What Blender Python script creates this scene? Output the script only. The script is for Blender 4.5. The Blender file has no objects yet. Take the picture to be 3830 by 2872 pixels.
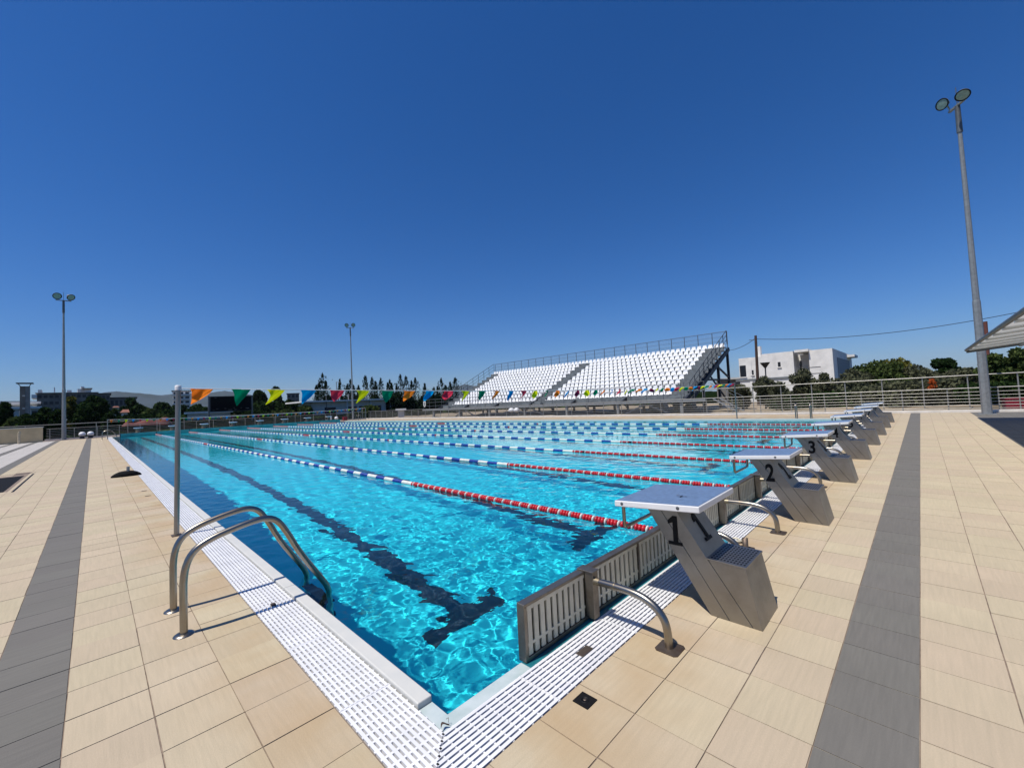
import bpy, bmesh, math, random
from mathutils import Vector, Matrix, noise
random.seed(7)
sc=bpy.context.scene; C=sc.collection
# ---------------- camera
def basis(yaw,pitch,roll):
    f=Vector((math.sin(yaw)*math.cos(pitch),math.cos(yaw)*math.cos(pitch),math.sin(pitch)))
    r=Vector((math.cos(yaw),-math.sin(yaw),0)); u=r.cross(f)
    return r*math.cos(roll)+u*math.sin(roll), -r*math.sin(roll)+u*math.cos(roll), f
CR,CU,CF=basis(0.7929,0.0422,-0.0491)
CAM=Vector((-4.2145,-1.755,1.4278))
cd=bpy.data.cameras.new('camera'); cam=bpy.data.objects.new('camera',cd); C.objects.link(cam)
cam.matrix_world=Matrix(((CR.x,CU.x,-CF.x,CAM.x),(CR.y,CU.y,-CF.y,CAM.y),(CR.z,CU.z,-CF.z,CAM.z),(0,0,0,1)))
cd.sensor_width=36; cd.lens=1547.1/3830*36; cd.clip_end=8000; cd.clip_start=.05
sc.camera=cam
# ---------------- world
w=bpy.data.worlds.new("World"); sc.world=w; w.use_nodes=True
nt=w.node_tree; nt.nodes.clear()
sky=nt.nodes.new('ShaderNodeTexSky'); sky.sky_type='NISHITA'; sky.sun_disc=False
EL,AZ=math.radians(64.9),math.atan2(-.46,.09)
sky.sun_elevation=EL; sky.sun_rotation=AZ; sky.altitude=0; sky.air_density=1.0; sky.dust_density=.5; sky.ozone_density=4.0
bg=nt.nodes.new('ShaderNodeBackground'); bg.inputs[1].default_value=.088
out=nt.nodes.new('ShaderNodeOutputWorld'); tint=nt.nodes.new('ShaderNodeMix'); tint.data_type='RGBA'; tint.blend_type='MULTIPLY'; tint.inputs[0].default_value=1; tint.inputs[7].default_value=(.62,.765,1.06,1)
hsv=nt.nodes.new('ShaderNodeHueSaturation'); hsv.inputs['Saturation'].default_value=1.16
nt.links.new(sky.outputs[0],tint.inputs[6]); nt.links.new(tint.outputs[2],hsv.inputs['Color']); nt.links.new(hsv.outputs[0],bg.inputs[0]); nt.links.new(bg.outputs[0],out.inputs[0])
sd=bpy.data.lights.new('sun','SUN'); sd.energy=4.6; sd.angle=math.radians(.53); sd.color=(1,.945,.85)
sun=bpy.data.objects.new('sun',sd); C.objects.link(sun)
sun.rotation_euler=Vector((.46,-.09,-1)).to_track_quat('-Z','Y').to_euler()
sd.cycles.is_caustics_light=True
sc.view_settings.view_transform='Standard'; sc.view_settings.look='None'; sc.view_settings.gamma=1
sc.view_settings.use_curve_mapping=False; sc.view_settings.exposure=.12
sc.render.engine='CYCLES'
sc.cycles.max_bounces=8; sc.cycles.transparent_max_bounces=12; sc.cycles.use_denoising=True
sc.cycles.sample_clamp_indirect=4
# ================= helpers
class MB:
    def __init__(s): s.v=[]; s.f=[]; s.sm=[]
    def add(s,vs,fs,smooth=False):
        n=len(s.v); s.v+= [tuple(v) for v in vs]; s.f+=[tuple(i+n for i in f) for f in fs]; s.sm+=[smooth]*len(fs); return s
    def box(s,x0,x1,y0,y1,z0,z1,bottom=True):
        vs=[(x,y,z) for x in (x0,x1) for y in (y0,y1) for z in (z0,z1)]
        fs=[(0,1,3,2),(4,6,7,5),(0,4,5,1),(2,3,7,6),(1,5,7,3)]
        if bottom: fs.append((0,2,6,4))
        return s.add(vs,fs)
    def obox(s,a,b,w,h,up=(0,0,1)):      # beam from a to b
        a=Vector(a);b=Vector(b);d=(b-a).normalized();u=Vector(up)
        sd=d.cross(u)
        if sd.length<1e-4: sd=d.cross(Vector((0,1,0)))
        sd.normalize(); u=sd.cross(d).normalized()
        vs=[]
        for p in (a,b):
            for i,j in ((-1,-1),(1,-1),(1,1),(-1,1)): vs.append(p+sd*(i*w/2)+u*(j*h/2))
        return s.add(vs,[(0,1,2,3),(7,6,5,4),(0,4,5,1),(1,5,6,2),(2,6,7,3),(3,7,4,0)])
    def quad(s,*p): return s.add(p,[tuple(range(len(p)))])
    def tube(s,path,r,n=10,caps=True,smooth=True):
        P=[Vector(p) for p in path]; rr=r if isinstance(r,(list,tuple)) else [r]*len(P)
        t0=(P[1]-P[0]).normalized(); u=t0.orthogonal().normalized(); vs=[];fs=[]
        for i,p in enumerate(P):
            t=(P[min(i+1,len(P)-1)]-P[max(i-1,0)]).normalized()
            u=(u-t*u.dot(t)).normalized(); w=t.cross(u)
            for k in range(n):
                a=2*math.pi*k/n; vs.append(p+(u*math.cos(a)+w*math.sin(a))*rr[i])
        for i in range(len(P)-1):
            for k in range(n): fs.append((i*n+k,i*n+(k+1)%n,(i+1)*n+(k+1)%n,(i+1)*n+k))
        s.add(vs,fs,smooth)
        if caps:
            m=len(vs); s.add(vs[:n],[tuple(range(n))[::-1]]); s.add(vs[m-n:],[tuple(range(n))])
        return s
    def lathe(s,prof,c=(0,0,0),n=16,axis='z',smooth=True):
        vs=[];fs=[]
        for r,h in prof:
            for k in range(n):
                a=2*math.pi*k/n; x,y=r*math.cos(a),r*math.sin(a)
                v={'z':(x,y,h),'y':(x,h,y),'x':(h,x,y)}[axis]
                vs.append((v[0]+c[0],v[1]+c[1],v[2]+c[2]))
        for i in range(len(prof)-1):
            for k in range(n): fs.append((i*n+k,i*n+(k+1)%n,(i+1)*n+(k+1)%n,(i+1)*n+k))
        return s.add(vs,fs,smooth)
    def prismx(s,poly,x0,x1):            # poly of (y,z)
        n=len(poly); vs=[(x0,y,z) for y,z in poly]+[(x1,y,z) for y,z in poly]
        fs=[tuple(range(n)),tuple(range(2*n-1,n-1,-1))]+[(i,i+n,(i+1)%n+n,(i+1)%n) for i in range(n)]
        return s.add(vs,fs)
    def prismz(s,poly,z0,z1):
        n=len(poly); vs=[(x,y,z0) for x,y in poly]+[(x,y,z1) for x,y in poly]
        fs=[tuple(range(n-1,-1,-1)),tuple(range(n,2*n))]+[(i,(i+1)%n,(i+1)%n+n,i+n) for i in range(n)]
        return s.add(vs,fs)
    def mesh(s,name,m):
        me=bpy.data.meshes.new(name); me.from_pydata(s.v,[],s.f)
        me.polygons.foreach_set('use_smooth',s.sm)
        for x in (m if isinstance(m,(list,tuple)) else [m]): me.materials.append(x)
        me.update(); return me
def smooth_path(pts,it=2):
    P=[Vector(p) for p in pts]
    for _ in range(it):
        Q=[P[0]]
        for a,b in zip(P,P[1:]): Q+= [a*.75+b*.25,a*.25+b*.75]
        Q.append(P[-1]); P=Q
    return P
def link(name,data,parent=None,loc=None):
    o=bpy.data.objects.new(name,data); C.objects.link(o)
    if parent is not None: o.parent=parent
    if loc is not None: o.location=loc
    return o
def part(name,mb,m,parent,label=None,bev=0,loc=None,kind=None):
    o=link(name,mb.mesh(name,m) if isinstance(mb,MB) else mb,parent,loc)
    if label: o['label']=label
    if kind: o['kind']=kind
    if bev:
        md=o.modifiers.new('bevel','BEVEL'); md.width=bev; md.segments=2; md.limit_method='ANGLE'
    return o
def thing(name,label,cat,loc=(0,0,0),group=None,rz=0):
    o=bpy.data.objects.new(name,None); C.objects.link(o); o.location=loc; o.rotation_euler=(0,0,rz); o.empty_display_size=.2
    o['label']=label; o['category']=cat
    if group: o['group']=group
    return o
def tag(o,label,cat,group=None):
    o['label']=label; o['category']=cat
    if group: o['group']=group
    return o
def struct(name,mb,m):
    o=link(name,mb.mesh(name,m) if isinstance(mb,MB) else mb); o['kind']='structure'; return o
def dup(root,loc,label,rz=None,skip=()):
    r=root.copy(); C.objects.link(r); r.location=loc; r['label']=label
    if rz is not None: r.rotation_euler=(0,0,rz)
    for ch in list(root.children):
        if ch.name.split('.')[0] in skip: continue
        c=ch.copy(); C.objects.link(c); c.parent=r
        for g in ch.children:
            d=g.copy(); C.objects.link(d); d.parent=c
    return r
F0=1547.1
def at(px,py,dist):     # a point seen in that direction, `dist` metres away over the ground
    d=CF+CR*((px-1915)/F0)-CU*((py-1436)/F0); return CAM+d*(dist/math.hypot(d.x,d.y))
def project(p):
    d=Vector(p)-CAM; z=d.dot(CF)
    if z<=.05: return None
    return (1915+F0*d.dot(CR)/z,1436-F0*d.dot(CU)/z,z)
def inview(p,m=60):
    q=project(p); return q is not None and -m<q[0]<3830+m and -m<q[1]<2872+m
ORD=['first','second','third','fourth','fifth','sixth','seventh','eighth','ninth','tenth']
# ================= materials
def nmat(name):
    m=bpy.data.materials.new(name); m.use_nodes=True; nt=m.node_tree
    return m,nt,nt.nodes['Principled BSDF'],nt.links.new
def vary(name,col,rough=.6,metal=0,nscale=6,namt=.18,bump=0,bscale=60,island=0,spec=.5,stretch=(1,1,1),col2=None,detail=4,rnoise=0):
    """base colour broken up by noise, optional per-piece variation, bump and roughness noise"""
    m,nt,b,L=nmat(name); N=nt.nodes.new
    tc=N('ShaderNodeTexCoord'); mp=N('ShaderNodeMapping'); mp.inputs['Scale'].default_value=stretch; L(tc.outputs['Object'],mp.inputs[0])
    ns=N('ShaderNodeTexNoise'); ns.inputs['Scale'].default_value=nscale; ns.inputs['Detail'].default_value=detail; L(mp.outputs[0],ns.inputs[0])
    mx=N('ShaderNodeMix'); mx.data_type='RGBA'
    c2=col2 or tuple(c*(1-namt*2) for c in col)
    mx.inputs[6].default_value=(*col,1); mx.inputs[7].default_value=(*c2,1)
    rp=N('ShaderNodeMapRange'); rp.inputs[1].default_value=.35; rp.inputs[2].default_value=.7; L(ns.outputs[0],rp.inputs[0]); L(rp.outputs[0],mx.inputs[0])
    o=mx.outputs[2]
    if island:
        g=N('ShaderNodeNewGeometry'); oi=N('ShaderNodeObjectInfo'); ad=N('ShaderNodeMath'); ad.operation='ADD'
        L(g.outputs['Random Per Island'],ad.inputs[0]); L(oi.outputs['Random'],ad.inputs[1])
        fr=N('ShaderNodeMath'); fr.operation='FRACT'; L(ad.outputs[0],fr.inputs[0])
        mr=N('ShaderNodeMapRange'); mr.inputs[3].default_value=1-island; mr.inputs[4].default_value=1+island; L(fr.outputs[0],mr.inputs[0])
        hs=N('ShaderNodeHueSaturation'); L(mr.outputs[0],hs.inputs['Value']); L(o,hs.inputs['Color'])
        o=hs.outputs[0]
    L(o,b.inputs['Base Color'])
    b.inputs['Roughness'].default_value=rough; b.inputs['Metallic'].default_value=metal; b.inputs['Specular IOR Level'].default_value=spec
    if rnoise:
        r=N('ShaderNodeMapRange'); r.inputs[3].default_value=max(.02,rough-rnoise); r.inputs[4].default_value=rough+rnoise; L(ns.outputs[0],r.inputs[0]); L(r.outputs[0],b.inputs['Roughness'])
    if bump:
        n2=N('ShaderNodeTexNoise'); n2.inputs['Scale'].default_value=bscale; n2.inputs['Detail'].default_value=6; L(mp.outputs[0],n2.inputs[0])
        bp=N('ShaderNodeBump'); bp.inputs['Strength'].default_value=bump; bp.inputs['Distance'].default_value=.01; L(n2.outputs[0],bp.inputs['Height']); L(bp.outputs[0],b.inputs['Normal'])
    return m
def tile_mat(name,col,col2,axis,island=.05,stain=True):
    m,nt,b,L=nmat(name); N=nt.nodes.new
    g=N('ShaderNodeNewGeometry'); oi=N('ShaderNodeObjectInfo')
    def mp(sc_):
        q=N('ShaderNodeMapping'); q.inputs['Scale'].default_value=sc_; L(g.outputs['Position'],q.inputs[0]); return q
    def noise(v,s,d=5):
        n=N('ShaderNodeTexNoise'); n.inputs['Scale'].default_value=s; n.inputs['Detail'].default_value=d; L(v.outputs[0],n.inputs[0]); return n
    st=(60,4,1) if axis=='y' else (4,60,1)
    n1=noise(mp(st),1.0,4); n2=noise(mp((1,1,1)),1.7,6); n3=noise(mp((1,1,1)),170,3)
    def rng(src,a,b_,c,d):
        r=N('ShaderNodeMapRange'); r.inputs[1].default_value=a; r.inputs[2].default_value=b_; r.inputs[3].default_value=c; r.inputs[4].default_value=d; L(src,r.inputs[0]); return r.outputs[0]
    def mix(f,a,b_,mode='MIX'):
        x=N('ShaderNodeMix'); x.data_type='RGBA'; x.blend_type=mode
        for s_,v in ((0,f),(6,a),(7,b_)):
            if isinstance(v,(tuple,float,int)): x.inputs[s_].default_value=(*v,1) if isinstance(v,tuple) else v
            else: L(v,x.inputs[s_])
        return x.outputs[2]
    c=mix(rng(n1.outputs[0],.35,.68,0,1),col,col2)
    ad=N('ShaderNodeMath'); ad.operation='ADD'; L(g.outputs['Random Per Island'],ad.inputs[0]); L(oi.outputs['Random'],ad.inputs[1])
    fr=N('ShaderNodeMath'); fr.operation='FRACT'; L(ad.outputs[0],fr.inputs[0])
    hs=N('ShaderNodeHueSaturation'); L(rng(fr.outputs[0],0,1,1-island,1+island),hs.inputs['Value']); L(c,hs.inputs['Color'])
    f2=N('ShaderNodeMath'); f2.operation='MULTIPLY'; f2.inputs[1].default_value=7.31; L(fr.outputs[0],f2.inputs[0]); f3=N('ShaderNodeMath'); f3.operation='FRACT'; L(f2.outputs[0],f3.inputs[0])
    L(rng(f3.outputs[0],0,1,.488,.508),hs.inputs['Hue'])
    c=hs.outputs[0]
    if stain:
        # iron-brown water stains near the gutter, the rail feet and the block feet (real discoloured patches)
        sx=N('ShaderNodeSeparateXYZ'); L(g.outputs['Position'],sx.inputs[0])
        ys=rng(sx.outputs['Y'],-1.15,-.6,0,1); xs=rng(sx.outputs['X'],-4.0,-3.45,0,1)
        k=N('ShaderNodeMath'); k.operation='MAXIMUM'
        if axis=='x': L(ys,k.inputs[0]); k.inputs[1].default_value=0
        else: L(xs,k.inputs[0]); k.inputs[1].default_value=0
        k2=N('ShaderNodeMath'); k2.operation='MULTIPLY'; L(k.outputs[0],k2.inputs[0]); L(rng(n2.outputs[0],.40,.64,0,.62),k2.inputs[1])
        c=mix(k2.outputs[0],c,(.42,.26,.11))
    c=mix(rng(n2.outputs[0],.3,.75,0,.35),c,tuple(x*.80 for x in col2))
    c=mix(rng(n3.outputs[0],.3,.75,0,.22),c,tuple(x*.55 for x in col))
    L(c,b.inputs['Base Color']); b.inputs['Roughness'].default_value=.7; b.inputs['Specular IOR Level'].default_value=.18
    bp=N('ShaderNodeBump'); bp.inputs['Strength'].default_value=.25; bp.inputs['Distance'].default_value=.004; L(n1.outputs[0],bp.inputs['Height'])
    b2=N('ShaderNodeBump'); b2.inputs['Strength'].default_value=.3; b2.inputs['Distance'].default_value=.003; L(n3.outputs[0],b2.inputs['Height']); L(bp.outputs[0],b2.inputs['Normal']); L(b2.outputs[0],b.inputs['Normal'])
    return m
BE1,BE2=(.50,.415,.29),(.45,.378,.265)
M={}
M['tile_y']=tile_mat('beige_tile_long_grain',BE1,BE2,'y'); M['tile_x']=tile_mat('beige_tile_cross_grain',BE1,BE2,'x')
M['dark_tile']=tile_mat('grey_tile',(.172,.162,.143),(.150,.142,.126),'x',.035,False)
M['pale_tile']=tile_mat('pale_tile',(.50,.47,.43),(.44,.41,.38),'y',.05,False)
M['grout']=vary('grout',(.25,.19,.145),.85,nscale=12,namt=.25)
M['white_pl']=vary('white_plastic',(.74,.74,.75),.42,nscale=5,namt=.06,island=.03)
M['cop']=vary('coping_stone',(.56,.55,.51),.5,nscale=7,namt=.1,bump=.15,col2=(.52,.52,.49))
M['coplow']=vary('wet_coping',(.50,.56,.56),.25,nscale=9,col2=(.38,.46,.45),bump=.1)
M['teal']=vary('dark_teal_edge',(.02,.20,.25),.3,nscale=5,namt=.25)  # dark teal tone for the coping under the end walls
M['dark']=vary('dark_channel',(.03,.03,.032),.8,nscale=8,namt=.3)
def steel(name,col=(.30,.28,.245),rough=.2,dirt=(.28,.20,.13),amt=.65):
    m,nt,b,L=nmat(name); N=nt.nodes.new
    tc=N('ShaderNodeTexCoord'); n=N('ShaderNodeTexNoise'); n.inputs['Scale'].default_value=5; n.inputs['Detail'].default_value=8; n.inputs['Roughness'].default_value=.65; L(tc.outputs['Object'],n.inputs[0])
    r=N('ShaderNodeMapRange'); r.inputs[1].default_value=.45; r.inputs[2].default_value=.72; r.inputs[4].default_value=amt; L(n.outputs[0],r.inputs[0])
    x=N('ShaderNodeMix'); x.data_type='RGBA'; x.inputs[6].default_value=(*col,1); x.inputs[7].default_value=(*dirt,1); L(r.outputs[0],x.inputs[0]); L(x.outputs[2],b.inputs['Base Color'])
    b.inputs['Metallic'].default_value=1
    r2=N('ShaderNodeMapRange'); r2.inputs[3].default_value=rough; r2.inputs[4].default_value=rough+.22; L(n.outputs[0],r2.inputs[0]); L(r2.outputs[0],b.inputs['Roughness'])
    return m
M['steel']=steel('polished_steel'); M['steel_b']=steel('brushed_steel',(.31,.295,.27),.36,(.22,.195,.16),.6)
M['steel_d']=steel('weathered_steel_frame',(.27,.245,.21),.42,(.12,.085,.055),.8)
M['flange']=steel('rusty_flange',(.20,.16,.13),.5,(.10,.06,.04),.9)
M['galv']=vary('galvanised_steel',(.27,.28,.285),.5,.3,nscale=9,namt=.12,rnoise=.1)
M['railst']=vary('rail_steel',(.36,.35,.32),.38,.45,nscale=9,namt=.12,rnoise=.1)
M['galv_d']=vary('dark_grey_steel',(.115,.125,.135),.5,.2,nscale=6,namt=.15)
M['galv_m']=vary('grey_stand_plate',(.20,.215,.22),.55,.15,nscale=3,namt=.18)
M['blackst']=vary('black_steel',(.035,.038,.045),.5,.1)
M['seat']=vary('white_seat_plastic',(.77,.77,.77),.38,nscale=2,namt=.04,island=.06)
M['plat_w']=vary('white_grp',(.76,.76,.76),.35,nscale=6,namt=.05)
M['plat_b']=vary('blue_grit',(.12,.20,.35),.75,nscale=30,namt=.12,bump=.5,bscale=400,island=.04)
M['black']=vary('black_paint',(.006,.006,.007),.6,spec=.2)
M['blackr']=vary('black_rubber',(.008,.008,.009),.85,bump=.3,spec=.15)
M['red_f']=vary('red_float',(.50,.012,.022),.38,nscale=9,namt=.15,island=.08)
M['white_f']=vary('white_float',(.74,.76,.70),.4,nscale=9,namt=.06,island=.04)
M['blue_f']=vary('blue_float',(.015,.055,.34),.38,nscale=9,namt=.12,island=.08)
M['pinkred_f']=M['red_f']
M['poolw']=vary('pool_paint',(.018,.63,.75),.6,nscale=.6,namt=.04,col2=(.016,.59,.71))
M['line']=vary('lane_line_paint',(.008,.014,.03),.6)
M['wallbeige']=vary('beige_render',(.62,.48,.28),.9,nscale=2,namt=.1,bump=.2)
M['conc']=vary('raw_concrete',(.78,.76,.72),.9,nscale=1.2,namt=.09,bump=.2,bscale=20,detail=8)
M['concd']=vary('weathered_concrete',(.20,.185,.165),.9,nscale=.6,namt=.25,detail=8)
M['white_wall']=vary('white_render',(.56,.56,.54),.9,nscale=.8,namt=.12)
M['void']=vary('dark_opening',(.015,.016,.02),.35)
M['roof_t']=vary('terracotta_roof',(.26,.10,.06),.9,nscale=3,namt=.25)
M['earth']=vary('dry_earth',(.30,.235,.16),.95,nscale=.35,namt=.2,col2=(.16,.13,.08),detail=9,bump=.4,bscale=8)
M['ground']=vary('scrub_ground',(.13,.115,.06),.95,nscale=.08,col2=(.045,.055,.025),detail=10,bump=.5,bscale=4)
M['hill']=vary('haze_tinted_scrub',(.05,.068,.082),1,nscale=.006,col2=(.035,.048,.045),detail=10,spec=0)  # scrub colour with bluish distance haze mixed in
M['redbr']=vary('red_tarpaulin',(.15,.04,.03),.8,nscale=.6,namt=.2)
M['maroon']=vary('maroon_plastic',(.20,.01,.025),.5,namt=.1)
M['wood']=vary('brown_timber_pole',(.075,.04,.03),.85,nscale=3,namt=.3,stretch=(6,6,.4))
M['lens']=vary('lamp_glass',(.24,.32,.29),.12,nscale=14,namt=.15)
M['canopy']=vary('grey_canopy_sheet',(.58,.57,.54),.7,nscale=2,namt=.25,stretch=(1,.15,1))
_c=M['canopy'].node_tree; _b=_c.nodes['Principled BSDF']; _t=_c.nodes.new('ShaderNodeBsdfTranslucent'); _t.inputs[0].default_value=(.5,.5,.47,1); _x=_c.nodes.new('ShaderNodeMixShader'); _x.inputs[0].default_value=.55
_c.links.new(_b.outputs[0],_x.inputs[1]); _c.links.new(_t.outputs[0],_x.inputs[2]); _c.links.new(_x.outputs[0],_c.nodes['Material Output'].inputs[0])
M['screen']=vary('black_scoreboard_face',(.005,.005,.006),.75,spec=.12)
for k,c in dict(pen_o=(.80,.20,.02),pen_g=(.0,.20,.10),pen_y=(.68,.66,.01),pen_b=(.0,.27,.60),pen_r=(.52,.035,.07),pen_m=(.24,.02,.06)).items():
    m,nt,b,L=nmat('pennant_'+{'o':'orange','g':'green','y':'yellow','b':'blue','r':'red','m':'maroon'}[k[-1]]); nt.nodes.remove(b); N=nt.nodes.new
    d=N('ShaderNodeBsdfDiffuse'); t=N('ShaderNodeBsdfTranslucent'); x=N('ShaderNodeMixShader'); x.inputs[0].default_value=.35
    d.inputs[0].default_value=(*c,1); t.inputs[0].default_value=(*c,1); L(d.outputs[0],x.inputs[1]); L(t.outputs[0],x.inputs[2]); L(x.outputs[0],nt.nodes['Material Output'].inputs[0]); M[k]=m
def leafmat(name,c1,c2):
    m,nt,b,L=nmat(name); nt.nodes.remove(b); N=nt.nodes.new
    g=N('ShaderNodeNewGeometry'); x=N('ShaderNodeMix'); x.data_type='RGBA'; x.inputs[6].default_value=(*c1,1); x.inputs[7].default_value=(*c2,1); L(g.outputs['Random Per Island'],x.inputs[0])
    d=N('ShaderNodeBsdfDiffuse'); t=N('ShaderNodeBsdfTranslucent'); s=N('ShaderNodeMixShader'); s.inputs[0].default_value=.2
    L(x.outputs[2],d.inputs[0]); L(x.outputs[2],t.inputs[0]); L(d.outputs[0],s.inputs[1]); L(t.outputs[0],s.inputs[2]); L(s.outputs[0],nt.nodes['Material Output'].inputs[0]); return m
M['lf_dark']=leafmat('dark_green_foliage',(.012,.026,.010),(.035,.062,.018))
M['lf_mid']=leafmat('green_foliage',(.03,.052,.016),(.085,.11,.035))
M['lf_olive']=leafmat('olive_foliage',(.055,.062,.036),(.13,.135,.08))
M['lf_yel']=leafmat('yellow_green_foliage',(.07,.075,.015),(.16,.15,.035))
M['lf_cyp']=leafmat('cypress_foliage',(.008,.017,.010),(.022,.038,.020))
M['lf_or']=leafmat('orange_blossom',(.35,.07,.02),(.5,.13,.04))
M['bark']=vary('grey_brown_bark',(.10,.08,.06),.9,nscale=5,namt=.3)
M['netting']=None
m,nt,b,L=nmat('fine_wire_netting'); t=nt.nodes.new('ShaderNodeBsdfTransparent'); x=nt.nodes.new('ShaderNodeMixShader'); x.inputs[0].default_value=.16
b.inputs['Base Color'].default_value=(.25,.26,.27,1); L(t.outputs[0],x.inputs[1]); L(b.outputs[0],x.inputs[2]); L(x.outputs[0],nt.nodes['Material Output'].inputs[0]); M['netting']=m
# ================= pool basin, water, deck
XL,XR,Y0,Y1,D=-3.06,18.06,-.09,50.0,2.05
BUMP=.22
CC=[]   # things lit through the water
b=MB()
b.quad((XL,Y0,-D),(XR,Y0,-D),(XR,Y1,-D),(XL,Y1,-D)); b.quad((XL,Y0,-D),(XL,Y1,-D),(XL,Y1,-.02),(XL,Y0,-.02)); b.quad((XR,Y1,-D),(XR,Y0,-D),(XR,Y0,-.02),(XR,Y1,-.02))
b.quad((XR,Y0,-D),(XL,Y0,-D),(XL,Y0,-.02),(XR,Y0,-.02)); b.quad((XL,Y1,-D),(XR,Y1,-D),(XR,Y1,-.02),(XL,Y1,-.02))
basin=struct('pool_basin',b,M['poolw']); CC.append(basin)
for i in range(8):
    c=-1.3+2.5*i; l=MB(); l.box(c-.125,c+.125,2.125,47.875,-D-.01,-D+.004,False); l.box(c-.5,c+.5,1.875,2.125,-D-.01,-D+.004,False); l.box(c-.5,c+.5,47.875,48.125,-D-.01,-D+.004,False)
    CC.append(part('lane_line',l,M['line'],basin))
import numpy as np
def axis(a,b_,c0,fine,grow):
    xs=[a]
    while xs[-1]<b_: xs.append(xs[-1]+fine+grow*max(0,xs[-1]-c0))
    xs[-1]=b_; return np.array(xs)
X=axis(XL,XR,0,.0145,.006); Y=axis(Y0,Y1,3,.0145,.006)
rng=np.random.RandomState(3)
XX,YY=np.meshgrid(X,Y,indexing='ij'); Z=np.zeros_like(XX)
cell=.0145+.006*np.maximum(np.maximum(XX,YY-3),0)
for k in range(120):
    lam=.095*(6.5)**(rng.rand()**1.3); th=math.radians(25)+rng.randn()*1.0; a=.00078*lam*(.4+rng.rand())*(lam/.2)**(-.2)
    kk=2*math.pi/lam; Z+=a*np.clip(lam/cell/4-.5,0,1)*np.sin(kk*(XX*math.cos(th)+YY*math.sin(th))+rng.rand()*6.28)
nx,ny=len(X),len(Y); co=np.stack([XX,YY,Z-.03],-1).reshape(-1,3); idx=np.arange(nx*ny).reshape(nx,ny)
f=np.stack([idx[:-1,:-1],idx[1:,:-1],idx[1:,1:],idx[:-1,1:]],-1).reshape(-1,4)
me=bpy.data.meshes.new('water'); me.vertices.add(len(co)); me.vertices.foreach_set('co',co.ravel()); me.loops.add(f.size); me.loops.foreach_set('vertex_index',f.ravel().astype('i4'))
me.polygons.add(len(f)); me.polygons.foreach_set('loop_start',np.arange(0,f.size,4,dtype='i4')); me.polygons.foreach_set('loop_total',np.full(len(f),4,dtype='i4'))
me.update(calc_edges=True); me.polygons.foreach_set('use_smooth',np.ones(len(f),bool)); me.update()
water=link('water',me); water['kind']='structure'; water.cycles.is_caustics_caster=True
m=bpy.data.materials.new('clear_water'); m.use_nodes=True; nt=m.node_tree; nt.nodes.clear(); o=nt.nodes.new('ShaderNodeOutputMaterial'); g=nt.nodes.new('ShaderNodeBsdfGlass')
g.inputs['Roughness'].default_value=0; g.inputs['IOR'].default_value=1.333; g.inputs['Color'].default_value=(.84,1,1,1); 
nt.links.new(g.outputs[0],o.inputs[0]); me.materials.append(m)
gp_=nt.nodes.new('ShaderNodeNewGeometry'); mp_=nt.nodes.new('ShaderNodeMapping'); mp_.inputs['Scale'].default_value=(6.5,9,1); mp_.inputs['Rotation'].default_value=(0,0,.5); nt.links.new(gp_.outputs['Position'],mp_.inputs[0])
n_=nt.nodes.new('ShaderNodeTexNoise'); n_.inputs['Scale'].default_value=1; n_.inputs['Detail'].default_value=2.5; nt.links.new(mp_.outputs[0],n_.inputs[0])
b_=nt.nodes.new('ShaderNodeBump'); b_.inputs['Strength'].default_value=BUMP; b_.inputs['Distance'].default_value=.012; nt.links.new(n_.outputs[0],b_.inputs['Height']); nt.links.new(b_.outputs[0],g.inputs['Normal'])
# deck tiles -------------------------------------------------
T=.305; G=.005
def cols_left():
    out=[];e=-3.405
    for k in range(34):
        n='b'
        if k==3 or k==9: n='d'
        elif k>9: n='p' if k not in (13,17,21) else 'd'
        out.append((e-T+G,e,n)); e-=T
    return out
tiles=[]   # x0,x1,y0,y1,kind
yj=1.27
for x0,x1,n in cols_left():
    ks=range(int((-7.6-yj)/T),int((50.6-yj)/T))
    if n=='p': ks=range(int((8-yj)/T),int((50.6-yj)/T))
    for k in ks:
        y=yj+k*T
        if n=='b' and -6.03<x0 and x1<-5.4 and 12.3<y<17.5: 
            if x1<-5.46: continue
        if n=='b' and x1<-5.5 and 12.3<y<16.8: continue
        tiles.append((x0,x1,y,y+T-G,{'b':'tile_y','d':'dark_tile','p':'pale_tile'}[n]))
xj=-1.895
for r in range(22):
    y1=-.445-T*r; n='dark_tile' if r==3 or r>8 else 'tile_x'
    for k in range(-5,80):
        x=xj+k*T
        if x+T>22.3: continue
        tiles.append((x,x+T-G,y1-T+G,y1,n))
for c_ in range(13):          # far long side
    x0=18.41+T*c_
    for k in range(0,173):
        y=-.44+T*k
        if x0+T>22.33: continue
        tiles.append((x0,x0+T-G,y,y+T-G,'dark_tile' if c_==3 else 'tile_y'))
for r in range(8):           # far end
    y0=50.44+T*r
    for k in range(0,84): tiles.append((xj-1.525+k*T,xj-1.525+k*T+T-G,y0,y0+T-G,'dark_tile' if r==3 else 'tile_x'))
deck=MB()
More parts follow.
